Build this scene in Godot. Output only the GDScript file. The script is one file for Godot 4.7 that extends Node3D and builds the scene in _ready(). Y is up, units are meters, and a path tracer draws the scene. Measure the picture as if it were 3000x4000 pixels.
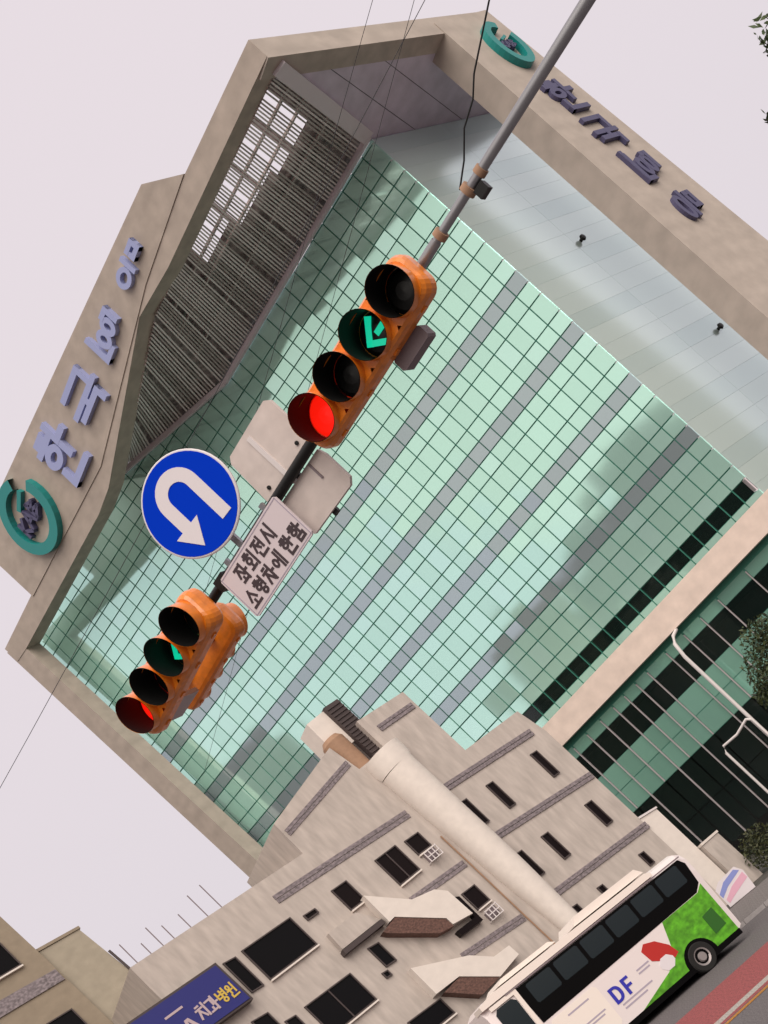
extends Node3D
# A street corner seen through a strongly tilted camera: a green glass office tower in a
# concrete frame, cream buildings, a small bus, and a signal mast with signs in front.

var M := {}
var rng := RandomNumberGenerator.new()
var names := {}

# ---------------------------------------------------------------- helpers
func lin(r: float, g: float, b: float) -> Color:
	return Color(r, g, b).linear_to_srgb()

func noise_tex(amount: float, freq: float, seed_: int, size := 256, octaves := 5) -> ImageTexture:
	var n := FastNoiseLite.new()
	n.seed = seed_; n.frequency = freq; n.fractal_octaves = octaves
	n.noise_type = FastNoiseLite.TYPE_SIMPLEX_SMOOTH
	var src := n.get_seamless_image(size, size)
	var img := Image.create(size, size, false, Image.FORMAT_RGB8)
	for y in size:
		for x in size:
			var v := src.get_pixel(x, y).r
			var k := 1.0 - amount * (1.0 - v)
			img.set_pixel(x, y, Color(k, k, k))
	img.generate_mipmaps()
	return ImageTexture.create_from_image(img)

func mat(key: String, c: Color, rough := 0.8, metal := 0.0, tex: Texture2D = null, scale_ := 0.3) -> StandardMaterial3D:
	var m := StandardMaterial3D.new()
	m.albedo_color = c; m.roughness = rough; m.metallic = metal
	if tex:
		m.albedo_texture = tex
		m.uv1_triplanar = true; m.uv1_world_triplanar = true
		m.uv1_scale = Vector3.ONE * scale_
	M[key] = m
	return m

func numbered(called: String) -> String:
	var k: int = names.get(called, 0)
	names[called] = k + 1
	return called if k == 0 else "%s_%03d" % [called, k]

func thing(called: String, label: String, category: String, at := Vector3.ZERO, group := "") -> Node3D:
	var o := Node3D.new()
	o.name = numbered(called)
	add_child(o)
	o.position = at
	o.set_meta("label", label); o.set_meta("category", category)
	if group: o.set_meta("group", group)
	return o

func new_st() -> SurfaceTool:
	var st := SurfaceTool.new()
	st.begin(Mesh.PRIMITIVE_TRIANGLES)
	return st

# commits a SurfaceTool as one named mesh; world=true means that its vertices are world positions
func part(parent: Node3D, called: String, st: SurfaceTool, m: Material, world := true) -> MeshInstance3D:
	var o := MeshInstance3D.new()
	o.mesh = st.commit()
	o.material_override = m
	o.name = called
	parent.add_child(o, true)
	if world and parent.get_parent() == self:
		o.position = -parent.position
	return o

func tri(st: SurfaceTool, a: Vector3, b: Vector3, c: Vector3, n: Vector3) -> void:
	if (b - a).cross(c - a).dot(n) > 0.0:
		var t := b
		b = c
		c = t
	for p in [a, b, c]:
		st.set_normal(n)
		st.add_vertex(p)

func quad(st: SurfaceTool, a: Vector3, b: Vector3, c: Vector3, d: Vector3, n: Vector3) -> void:
	tri(st, a, b, c, n)
	tri(st, a, c, d, n)

# a vertical wall frame: origin on the plan, direction along it, outward normal
func wall(ax: float, az: float, dx: float, dz: float, nx: float, nz: float) -> Array:
	return [Vector3(ax, 0, az), Vector3(dx, 0, dz).normalized(), Vector3.UP, Vector3(nx, 0, nz).normalized()]

func wp(w: Array, s: float, y: float, off := 0.0) -> Vector3:
	return w[0] + w[1] * s + w[2] * y + w[3] * off

func poly(a: Array) -> PackedVector2Array:
	var p := PackedVector2Array()
	for q in a: p.append(Vector2(q[0], q[1]))
	return p

# polygon in the wall's plane, extruded from offset d0 (back) to d1 (front)
func prism(st: SurfaceTool, w: Array, p: PackedVector2Array, d0: float, d1: float, back := true) -> void:
	var t := Geometry2D.triangulate_polygon(p)
	for i in range(0, t.size(), 3):
		var a := p[t[i]]; var b := p[t[i + 1]]; var c := p[t[i + 2]]
		tri(st, wp(w, a.x, a.y, d1), wp(w, b.x, b.y, d1), wp(w, c.x, c.y, d1), w[3])
		if back:
			tri(st, wp(w, a.x, a.y, d0), wp(w, b.x, b.y, d0), wp(w, c.x, c.y, d0), -w[3])
	var ccw := not Geometry2D.is_polygon_clockwise(p)
	for i in p.size():
		var a := p[i]; var b := p[(i + 1) % p.size()]
		var e := (b - a).normalized()
		var o := Vector2(e.y, -e.x) if ccw else Vector2(-e.y, e.x)
		if Geometry2D.is_point_in_polygon((a + b) * 0.5 + o * 0.004, p): o = -o
		quad(st, wp(w, a.x, a.y, d0), wp(w, b.x, b.y, d0), wp(w, b.x, b.y, d1), wp(w, a.x, a.y, d1), w[1] * o.x + w[2] * o.y)

func rect(x0: float, y0: float, x1: float, y1: float) -> PackedVector2Array:
	return PackedVector2Array([Vector2(x0, y0), Vector2(x1, y0), Vector2(x1, y1), Vector2(x0, y1)])

# rectangle with cut corners
func crect(x0: float, y0: float, x1: float, y1: float, c: float) -> PackedVector2Array:
	return PackedVector2Array([Vector2(x0 + c, y0), Vector2(x1 - c, y0), Vector2(x1, y0 + c), Vector2(x1, y1 - c), Vector2(x1 - c, y1), Vector2(x0 + c, y1), Vector2(x0, y1 - c), Vector2(x0, y0 + c)])

func box(st: SurfaceTool, c: Vector3, size: Vector3, b := Basis.IDENTITY) -> void:
	var h := size * 0.5
	for ax in 3:
		for sg in [-1.0, 1.0]:
			var n := Vector3.ZERO; n[ax] = sg
			var u := Vector3.ZERO; u[(ax + 1) % 3] = 1
			var v := Vector3.ZERO; v[(ax + 2) % 3] = 1
			var f := n * h; var uu := u * h; var vv := v * h
			quad(st, c + b * (f - uu - vv), c + b * (f + uu - vv), c + b * (f + uu + vv), c + b * (f - uu + vv), b * n)

# a straight bar between two points
func bar(st: SurfaceTool, a: Vector3, b: Vector3, wide: float, high: float, upv := Vector3.UP) -> void:
	var z := (b - a).normalized()
	var x := upv.cross(z).normalized()
	var y := z.cross(x).normalized()
	box(st, (a + b) * 0.5, Vector3(wide, high, a.distance_to(b)), Basis(x, y, z))

func tube(st: SurfaceTool, pts: Array, radii: Array, sides := 10, caps := true) -> void:
	var rings := []
	var nrm := []
	for i in pts.size():
		var a: Vector3 = pts[maxi(i - 1, 0)]
		var b: Vector3 = pts[mini(i + 1, pts.size() - 1)]
		var z := (b - a).normalized()
		var ref := Vector3.UP if absf(z.y) < 0.9 else Vector3.RIGHT
		var x := ref.cross(z).normalized()
		var y := z.cross(x).normalized()
		var ring := []; var nn := []
		for k in sides:
			var an := TAU * k / sides
			var dirv := x * cos(an) + y * sin(an)
			nn.append(dirv)
			ring.append(pts[i] + dirv * float(radii[i]))
		rings.append(ring); nrm.append(nn)
	for i in pts.size() - 1:
		for k in sides:
			var k2 := (k + 1) % sides
			smooth(st, [rings[i][k], rings[i][k2], rings[i + 1][k2]], [nrm[i][k], nrm[i][k2], nrm[i + 1][k2]])
			smooth(st, [rings[i][k], rings[i + 1][k2], rings[i + 1][k]], [nrm[i][k], nrm[i + 1][k2], nrm[i + 1][k]])
	if caps:
		for e in [0, pts.size() - 1]:
			var z2: Vector3 = (pts[0] - pts[1]).normalized() if e == 0 else (pts[e] - pts[e - 1]).normalized()
			for k in range(1, sides - 1):
				tri(st, rings[e][0], rings[e][k], rings[e][k + 1], z2)

func smooth(st: SurfaceTool, p: Array, n: Array) -> void:
	var order := [0, 1, 2]
	if (p[1] - p[0]).cross(p[2] - p[0]).dot(n[0] + n[1] + n[2]) > 0.0: order = [0, 2, 1]
	for i in order:
		st.set_normal(n[i]); st.add_vertex(p[i])

# profile [radius, along] turned about an axis
func lathe(st: SurfaceTool, o: Vector3, axis: Vector3, prof: Array, sides := 24) -> void:
	var z := axis.normalized()
	var ref := Vector3.UP if absf(z.y) < 0.9 else Vector3.RIGHT
	var x := ref.cross(z).normalized()
	var y := z.cross(x).normalized()
	for i in prof.size() - 1:
		var r0: float = prof[i][0]; var h0: float = prof[i][1]
		var r1: float = prof[i + 1][0]; var h1: float = prof[i + 1][1]
		var dr := r1 - r0; var dh := h1 - h0
		for k in sides:
			var a0 := TAU * k / sides; var a1 := TAU * (k + 1) / sides
			var e0 := x * cos(a0) + y * sin(a0); var e1 := x * cos(a1) + y * sin(a1)
			var n0 := (e0 * dh - z * dr).normalized(); var n1 := (e1 * dh - z * dr).normalized()
			var p00 := o + e0 * r0 + z * h0; var p10 := o + e1 * r0 + z * h0
			var p01 := o + e0 * r1 + z * h1; var p11 := o + e1 * r1 + z * h1
			if r0 > 0.0001: smooth(st, [p00, p10, p11], [n0, n1, n1])
			if r1 > 0.0001: smooth(st, [p00, p11, p01], [n0, n1, n0])

func ground_y(x: float) -> float:
	return -1.078 - 0.165 * x

# ---------------------------------------------------------------- lettering built from strokes
# each sign is a list of [stroke shape, x, y, width, height] in a unit square
const SHAPES := {
	"g": [[0, 1, 1, 1], [1, 1, 1, 0]], "n": [[0, 1, 0, 0], [0, 0, 1, 0]], "m": [[0, 0, 0, 1], [0, 1, 1, 1], [1, 1, 1, 0], [1, 0, 0, 0]],
	"b": [[0, 0, 0, 1], [1, 0, 1, 1], [0, 0, 1, 0], [0, 0.5, 1, 0.5]], "s": [[0.5, 1, 0, 0], [0.5, 0.8, 1, 0]],
	"j": [[0, 1, 1, 1], [0.5, 1, 0, 0], [0.5, 0.7, 1, 0]], "c": [[0.3, 1, 0.7, 1], [0, 0.75, 1, 0.75], [0.5, 0.75, 0, 0], [0.5, 0.55, 1, 0]],
	"h": [[0.25, 1, 0.75, 1], [0, 0.76, 1, 0.76], "o"], "o": ["O"],
	"a": [[0.2, 0, 0.2, 1], [0.2, 0.5, 1, 0.5]], "e": [[0.8, 0, 0.8, 1], [0.8, 0.5, 0, 0.5]], "i": [[0.5, 0, 0.5, 1]],
	"ye": [[0.8, 0, 0.8, 1], [0.8, 0.68, 0, 0.68], [0.8, 0.34, 0, 0.34]], "E": [[0.45, 0, 0.45, 1], [1, 0, 1, 1], [0.45, 0.5, 0, 0.5]],
	"O_": [[0, 0, 1, 0], [0.5, 0, 0.5, 1]], "u": [[0, 1, 1, 1], [0.5, 1, 0.5, 0]],
}
const GLYPHS := {
	"han": [["h", 0, 0.42, 0.55, 0.58], ["a", 0.62, 0.34, 0.38, 0.66], ["n", 0.18, 0, 0.74, 0.26]],
	"guk": [["g", 0.08, 0.62, 0.8, 0.34], ["u", 0, 0.34, 1, 0.12], ["g", 0.1, 0, 0.78, 0.24]],
	"jwa": [["j", 0, 0.4, 0.55, 0.55], ["O_", 0, 0.08, 0.6, 0.2], ["a", 0.65, 0, 0.35, 1]],
	"hoe": [["h", 0.02, 0.34, 0.56, 0.66], ["O_", 0, 0.08, 0.6, 0.18], ["i", 0.72, 0, 0.28, 1]],
	"jeon": [["j", 0, 0.42, 0.55, 0.52], ["e", 0.56, 0.34, 0.36, 0.66], ["n", 0.18, 0, 0.74, 0.24]],
	"si": [["s", 0, 0.12, 0.6, 0.78], ["i", 0.7, 0, 0.28, 1]],
	"so": [["s", 0.14, 0.44, 0.72, 0.56], ["O_", 0, 0.08, 1, 0.28]],
	"hyeong": [["h", 0, 0.4, 0.52, 0.6], ["ye", 0.55, 0.4, 0.38, 0.6], ["o", 0.3, 0, 0.5, 0.34]],
	"cha": [["c", 0, 0.08, 0.58, 0.88], ["a", 0.64, 0, 0.36, 1]],
	"ee": [["o", 0, 0.24, 0.46, 0.52], ["E", 0.48, 0, 0.5, 1]],
	"ham": [["h", 0, 0.42, 0.55, 0.58], ["a", 0.62, 0.34, 0.38, 0.66], ["m", 0.22, 0, 0.66, 0.26]],
	"chi": [["c", 0, 0.08, 0.62, 0.88], ["i", 0.7, 0, 0.28, 1]],
	"gwa": [["g", 0.02, 0.45, 0.5, 0.45], ["O_", 0, 0.08, 0.6, 0.22], ["a", 0.65, 0, 0.35, 1]],
	"byeong": [["b", 0, 0.44, 0.48, 0.5], ["ye", 0.52, 0.4, 0.42, 0.6], ["o", 0.3, 0, 0.5, 0.34]],
	"won": [["o", 0.06, 0.62, 0.42, 0.36], ["u", 0, 0.3, 0.6, 0.26], ["i", 0.74, 0.26, 0.2, 0.74], ["n", 0.16, 0, 0.76, 0.2]],
	"third": [["i", -0.1, 0, 0.3, 1], ["n", 0.08, 0, 0.3, 0.9], ["o", 0.26, 0.1, 0.32, 0.62], ["o", 0.58, 0.14, 0.3, 0.62], ["g", 0.8, 0.3, 0.2, 0.5]],
	"fourth": [["o", 0, 0.0, 0.42, 0.85], ["i", 0.42, 0.1, 0.16, 0.8], ["m", 0.72, 0.35, 0.24, 0.45]],
}

func stroke(st: SurfaceTool, w: Array, a: Vector2, b: Vector2, t: float, d0: float, d1: float) -> void:
	var e := (b - a).normalized()
	if e == Vector2.ZERO: e = Vector2.RIGHT
	var o := Vector2(-e.y, e.x) * t * 0.5
	var x := e * t * 0.5
	prism(st, w, PackedVector2Array([a - x + o, a - x - o, b + x - o, b + x + o]), d0, d1)

func ring2(st: SurfaceTool, w: Array, c: Vector2, rx: float, ry: float, t: float, d0: float, d1: float, from := 0.0, to := TAU, steps := 22) -> void:
	for k in steps:
		var a := lerpf(from, to, float(k) / steps); var b := lerpf(from, to, float(k + 1) / steps)
		var pa := Vector2(cos(a), sin(a)); var pb := Vector2(cos(b), sin(b))
		var o := Vector2(rx + t * 0.5, ry + t * 0.5); var i := Vector2(maxf(rx - t * 0.5, 0.001), maxf(ry - t * 0.5, 0.001))
		var A := c + pa * o; var B := c + pb * o; var C := c + pb * i; var D := c + pa * i
		quad(st, wp(w, A.x, A.y, d1), wp(w, B.x, B.y, d1), wp(w, C.x, C.y, d1), wp(w, D.x, D.y, d1), w[3])
		var m := (pa + pb).normalized()
		quad(st, wp(w, A.x, A.y, d0), wp(w, B.x, B.y, d0), wp(w, B.x, B.y, d1), wp(w, A.x, A.y, d1), w[1] * m.x + w[2] * m.y)
		quad(st, wp(w, D.x, D.y, d0), wp(w, C.x, C.y, d0), wp(w, C.x, C.y, d1), wp(w, D.x, D.y, d1), -(w[1] * m.x + w[2] * m.y))

func glyph(st: SurfaceTool, w: Array, which: String, x: float, y: float, sx: float, sy: float, t: float, d0: float, d1: float) -> void:
	var lay := 0
	for g in GLYPHS[which]:
		for sh in SHAPES[g[0]]:
			lay += 1
			var dd := d1 + 0.0006 * lay * (d1 - d0) / 0.02
			var gx: float = x + g[1] * sx; var gy: float = y + g[2] * sy
			var gw: float = g[3] * sx; var gh: float = g[4] * sy
			if sh is String:
				var hh := gh if sh == "O" else gh * 0.58
				ring2(st, w, Vector2(gx + gw * 0.5, gy + hh * 0.5), gw * 0.42, hh * 0.42, t, d0, dd)
			else:
				stroke(st, w, Vector2(gx + sh[0] * gw, gy + sh[1] * gh), Vector2(gx + sh[2] * gw, gy + sh[3] * gh), t, d0, dd)

func latin(parent: Node3D, called: String, word: String, w: Array, at: Vector2, off: float, high: float, deep: float, m: Material, squeeze := 1.0) -> void:
	var tm := TextMesh.new()
	var f := SystemFont.new()
	f.font_names = PackedStringArray(["Droid Sans"]); f.font_weight = 700
	tm.font = f; tm.text = word; tm.font_size = 64; tm.pixel_size = high / 46.0; tm.depth = deep
	var o := MeshInstance3D.new()
	o.mesh = tm; o.material_override = m; o.name = called
	parent.add_child(o, true)
	var p := wp(w, at.x, at.y, off)
	var base := Vector3.ZERO
	var q: Node = parent
	while q != self:
		base += q.position
		q = q.get_parent()
	o.transform = Transform3D(Basis(w[1] * squeeze, w[2], w[3]), p - base)

# ---------------------------------------------------------------- the scene
func _ready() -> void:
	rng.seed = 20240611
	setup_view()
	materials()
	ground()
	tower()
	podium()
	cream_building()
	left_buildings()
	across_the_street()
	street()
	bus()
	signals()
	wires()
	greenery()

func setup_view() -> void:
	var cam := Camera3D.new()
	cam.name = "camera"
	add_child(cam)
	var pitch := deg_to_rad(5.0); var roll := deg_to_rad(47.0)
	var r := Vector3.RIGHT
	var u := Vector3(0, cos(pitch), sin(pitch))
	var back := -Vector3(0, sin(pitch), -cos(pitch))
	cam.transform = Transform3D(Basis(r * cos(roll) - u * sin(roll), r * sin(roll) + u * cos(roll), back), Vector3(0, 3.4, 0))
	# a shifted lens: the picture's centre lies up and to the left of the lens axis
	cam.projection = Camera3D.PROJECTION_FRUSTUM
	cam.near = 0.1
	cam.far = 900.0
	cam.size = 0.1 * 4000.0 / 5400.0
	cam.frustum_offset = Vector2(-844.7, 787.7) * 0.1 / 5400.0
	cam.current = true

	var we := WorldEnvironment.new()
	we.name = "sky"
	var env := Environment.new()
	env.background_mode = Environment.BG_SKY
	var sm := ProceduralSkyMaterial.new()
	sm.sky_top_color = Color(0.725, 0.692, 0.71)
	sm.sky_horizon_color = Color(0.685, 0.665, 0.685)
	sm.sky_curve = 0.25
	sm.ground_bottom_color = Color(0.40, 0.39, 0.39)
	sm.ground_horizon_color = Color(0.55, 0.54, 0.55)
	sm.sun_angle_max = 0.1
	# faint, broad structure of a closed cloud layer
	var cn := FastNoiseLite.new()
	cn.seed = 17; cn.frequency = 0.006; cn.fractal_octaves = 4
	var ci := Image.create(512, 256, false, Image.FORMAT_RGBA8)
	var cs := cn.get_seamless_image(512, 256)
	for y in 256:
		for x in 512:
			ci.set_pixel(x, y, Color(0.5, 0.49, 0.5, cs.get_pixel(x, y).r * 0.35))
	sm.sky_cover = ImageTexture.create_from_image(ci)
	sm.sky_cover_modulate = Color(0.5, 0.5, 0.5)
	var sky := Sky.new()
	sky.sky_material = sm
	env.sky = sky
	env.tonemap_mode = Environment.TONE_MAPPER_LINEAR
	env.tonemap_exposure = 1.65
	env.sdfgi_enabled = true; env.ssao_enabled = true; env.ssil_enabled = true
	we.environment = env
	add_child(we)

	var sun := DirectionalLight3D.new()
	sun.name = "sun"
	sun.light_energy = 0.5
	sun.light_angular_distance = 60.0
	sun.light_color = Color(1.0, 0.96, 0.92)
	sun.shadow_enabled = true
	add_child(sun)
	sun.look_at_from_position(Vector3(14, 42, 34), Vector3(0, 0, -12))

func materials() -> void:
	var t1 := noise_tex(0.16, 0.02, 3)
	var t2 := noise_tex(0.11, 0.02, 8)
	var t3 := noise_tex(0.5, 0.05, 11)
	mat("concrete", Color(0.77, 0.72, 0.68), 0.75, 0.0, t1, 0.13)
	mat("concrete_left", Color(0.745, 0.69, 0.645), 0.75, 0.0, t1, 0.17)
	mat("cream", Color(0.79, 0.745, 0.715), 0.85, 0.0, noise_tex(0.16, 0.02, 31), 0.5).uv1_scale = Vector3(0.7, 0.13, 0.7)
	mat("cream_light", Color(0.90, 0.86, 0.83), 0.7, 0.0, noise_tex(0.06, 0.02, 77), 0.4)
	mat("canopy", Color(0.96, 0.88, 0.83), 0.6, 0.0, t2, 0.2)
	mat("band_grey", Color(0.66, 0.61, 0.63), 0.8, 0.0, t3, 0.6)
	mat("tan_wall", Color(0.60, 0.545, 0.475), 0.85, 0.0, t2, 0.4)
	mat("tan_wall_pale", Color(0.66, 0.62, 0.555), 0.85, 0.0, t2, 0.4)
	mat("window_dark", Color(0.09, 0.06, 0.065), 0.3, 0.0).metallic_specular = 0.25
	mat("window_blue", Color(0.05, 0.045, 0.06), 0.2, 0.0).metallic_specular = 0.25
	mat("frame_white", Color(0.86, 0.83, 0.83), 0.5)
	mat("brown_panel", Color(0.52, 0.38, 0.34), 0.8, 0.0, t3, 0.8)
	mat("dark_brick", Color(0.34, 0.27, 0.25), 0.85, 0.0, t3, 0.4)
	mat("louvre", Color(0.28, 0.24, 0.24), 0.7)
	mat("tank", Color(0.66, 0.52, 0.42), 0.7, 0.0, t2, 0.8)
	mat("mullion", Color(0.20, 0.46, 0.40), 0.4, 0.2)
	mat("trim_grey", Color(0.88, 0.84, 0.87), 0.5, 0.0)
	mat("slat", Color(0.92, 0.87, 0.87), 0.5, 0.2)
	mat("slat_dark", Color(0.74, 0.69, 0.68), 0.5, 0.2)
	mat("ceiling", Color(0.82, 0.76, 0.76), 0.6, 0.1, t3, 0.12)
	mat("box_light", Color(0.68, 0.65, 0.66), 0.5)
	mat("soffit", Color(0.86, 0.81, 0.88), 0.6, 0.1, t2, 0.12)
	mat("letter_blue", Color(0.62, 0.65, 0.82), 0.5)
	mat("letter_dark", Color(0.30, 0.29, 0.42), 0.5)
	mat("teal", Color(0.08, 0.52, 0.51), 0.4)
	var pane := mat("pane", Color.WHITE, 0.07, 0.58)
	pane.vertex_color_use_as_albedo = true
	var side := mat("side_pane", Color.WHITE, 0.18, 0.5)
	side.vertex_color_use_as_albedo = true
	var cg := mat("clear_glass", Color(0.10, 0.16, 0.15, 0.45), 0.05)
	cg.transparency = BaseMaterial3D.TRANSPARENCY_ALPHA
	mat("interior", Color(0.20, 0.20, 0.20), 0.85)
	mat("asphalt", Color(0.52, 0.495, 0.505), 0.9, 0.0, t3, 1.2)
	mat("pavement", Color(0.60, 0.57, 0.57), 0.9, 0.0, t3, 0.9)
	mat("earth", Color(0.40, 0.385, 0.37), 0.95, 0.0, t3, 0.2)
	mat("lane_red", Color(0.74, 0.38, 0.39), 0.85, 0.0, t3, 0.9)
	mat("paint_white", Color(0.86, 0.83, 0.80), 0.7, 0.0, t3, 1.3)
	mat("paint_yellow", Color(0.86, 0.58, 0.22), 0.7, 0.0, t3, 1.3)
	mat("kerb", Color(0.62, 0.60, 0.60), 0.85, 0.0, t2, 0.9)
	mat("mast", Color(0.62, 0.62, 0.64), 0.35, 0.75)
	mat("mast_dark", Color(0.10, 0.10, 0.10), 0.45, 0.3)
	mat("orange", Color(1.0, 0.56, 0.14), 0.28, 0.0, noise_tex(0.22, 0.02, 5), 2.0)
	M.orange.clearcoat_enabled = true; M.orange.clearcoat = 0.7; M.orange.clearcoat_roughness = 0.25
	mat("visor_black", Color(0.018, 0.018, 0.02), 0.6)
	mat("lens_dark", Color(0.02, 0.02, 0.022), 0.35)
	var red := mat("lens_red", Color(0.75, 0.06, 0.03), 0.4)
	red.emission_enabled = true; red.emission = Color(1.0, 0.10, 0.04); red.emission_energy_multiplier = 0.55
	var grn := mat("lens_green", Color(0.05, 0.45, 0.35), 0.4)
	grn.emission_enabled = true; grn.emission = Color(0.05, 0.85, 0.66); grn.emission_energy_multiplier = 0.45
	mat("sign_blue", Color(0.0, 0.21, 0.76), 0.7).metallic_specular = 0.15
	mat("sign_white", Color(0.86, 0.83, 0.85), 0.45)
	mat("plate", Color(0.84, 0.79, 0.81), 0.5)
	mat("plate_text", Color(0.25, 0.20, 0.22), 0.6)
	mat("panel_back", Color(0.87, 0.82, 0.80), 0.5, 0.0, t2, 1.1)
	mat("box_grey", Color(0.50, 0.45, 0.47), 0.6)
	mat("bus_white", Color(0.88, 0.84, 0.84), 0.35)
	mat("bus_cream", Color(0.91, 0.87, 0.84), 0.4)
	mat("bus_glass", Color(0.10, 0.135, 0.155), 0.15)
	mat("bus_black", Color(0.03, 0.028, 0.032), 0.4).metallic_specular = 0.2
	mat("bus_green", Color(0.42, 0.78, 0.15), 0.4, 0.0, noise_tex(0.45, 0.03, 21), 0.5)
	mat("bus_green_dark", Color(0.14, 0.36, 0.08), 0.5)
	mat("bus_blue", Color(0.18, 0.18, 0.66), 0.4)
	mat("bus_red", Color(0.70, 0.15, 0.13), 0.4)
	mat("print_grey", Color(0.66, 0.62, 0.68), 0.5)
	mat("print_pink", Color(0.86, 0.66, 0.74), 0.5)
	mat("print_blue", Color(0.52, 0.56, 0.80), 0.5)
	mat("tyre", Color(0.07, 0.065, 0.065), 0.8)
	mat("rim", Color(0.60, 0.57, 0.57), 0.4, 0.4)
	mat("shop_blue", Color(0.13, 0.14, 0.44), 0.4)
	mat("shop_pale", Color(0.72, 0.64, 0.66), 0.5)
	mat("shop_yellow", Color(0.80, 0.68, 0.30), 0.5)
	mat("wire", Color(0.22, 0.22, 0.24), 0.7)
	mat("bark", Color(0.26, 0.21, 0.17), 0.95)
	var leaf := mat("leaf", Color.WHITE, 0.6)
	leaf.vertex_color_use_as_albedo = true
	leaf.backlight_enabled = true; leaf.backlight = Color(0.10, 0.14, 0.05)

# ---------------------------------------------------------------- ground
const BUS_O := Vector3(-8.6, 0, -37.5)
const BUS_D := Vector3(0.84118, 0, -0.54076)
const BUS_N := Vector3(0.54076, 0, 0.84118)

func sheet(called: String, p: Array, lift: float, thick: float, m: Material) -> MeshInstance3D:
	var st := new_st()
	var top := []
	for q in p: top.append(Vector3(q.x, ground_y(q.x) + lift, q.z))
	var n := Vector3(0.165, 1, 0).normalized()
	for i in range(1, top.size() - 1): tri(st, top[0], top[i], top[i + 1], n)
	for i in top.size():
		var a: Vector3 = top[i]; var b: Vector3 = top[(i + 1) % top.size()]
		var o := (b - a).cross(Vector3.UP).normalized()
		quad(st, a, b, b + Vector3.DOWN * thick, a + Vector3.DOWN * thick, o)
	var r := part(self, called, st, m, false)
	r.set_meta("kind", "structure")
	return r

func on_road(s: float, n: float) -> Vector3:
	return BUS_O + BUS_D * s + BUS_N * n

func strip(called: String, n0: float, n1: float, lift: float, thick: float, m: Material, s0 := -60.0, s1 := 60.0) -> MeshInstance3D:
	return sheet(called, [on_road(s0, n0), on_road(s1, n0), on_road(s1, n1), on_road(s0, n1)], lift, thick, m)

func ground() -> void:
	sheet("ground", [Vector3(-420, 0, -420), Vector3(420, 0, -420), Vector3(420, 0, 300), Vector3(-420, 0, 300)], 0.0, 0.02, M.earth)
	strip("road", 44.0, -2.9, 0.006, 0.005, M.asphalt)
	strip("red_lane", 8.6, 3.5, 0.012, 0.005, M.lane_red)
	strip("white_lane_line", 8.3, 7.75, 0.018, 0.005, M.paint_white)
	strip("yellow_lane_line", 9.0, 8.75, 0.018, 0.005, M.paint_yellow)
	strip("pavement", -3.15, -9.0, 0.13, 0.2, M.pavement)
	for k in 30:
		var st := new_st()
		var a := on_road(-8.0 + k * 1.0 + 0.01, -3.02); var b := on_road(-8.0 + k * 1.0 + 0.985, -3.02)
		a.y = ground_y(a.x) + 0.045; b.y = ground_y(b.x) + 0.045
		bar(st, a, b, 0.24, 0.2)
		var kb := part(get_node("pavement"), "kerb_stone", st, M.kerb, false)

# ---------------------------------------------------------------- the tower
var FW := wall(-21.45, -82.5, 0.9181, 0.3963, -0.3963, 0.9181)
var LW := wall(-21.59, -80.36, 0.8084, 0.5887, -0.5887, 0.8084)
var RW := wall(10.9, -56.7, 0.6689, -0.7434, 0.7434, 0.6689)
var GW := wall(13.39, -67.46, 0.6689, -0.7434, 0.7434, 0.6689)
var KW := wall(-17.073, -44.0, 0.7669, -0.6418, 0.6418, 0.7669)
var tower_node: Node3D

func colored_prism(st: SurfaceTool, w: Array, p: PackedVector2Array, d0: float, d1: float, c: Color) -> void:
	st.set_color(c)
	prism(st, w, p, d0, d1, false)

func tilted_pane(st: SurfaceTool, p: PackedVector2Array, c: Color) -> void:
	var w := FW.duplicate()
	var mid := (p[0] + p[p.size() / 2]) * 0.5
	var n: Vector3 = (FW[3] + FW[1] * rng.randfn(0.0, 0.010) + Vector3.UP * rng.randfn(0.0, 0.010)).normalized()
	var u: Vector3 = (FW[1] - n * FW[1].dot(n)).normalized()
	var v: Vector3 = n.cross(u) if n.cross(u).y > 0 else u.cross(n)
	var o := wp(FW, mid.x, mid.y, 0.008)
	w = [o - u * mid.x - v * mid.y, u, v, n]
	st.set_color(c)
	prism(st, w, p, -0.06, 0.0, false)

func row_left(h: float) -> float:
	# floors run slightly off level: the glazing lines close up towards the right
	return h + 2.1 * (37.8 - h) / 26.6

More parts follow.
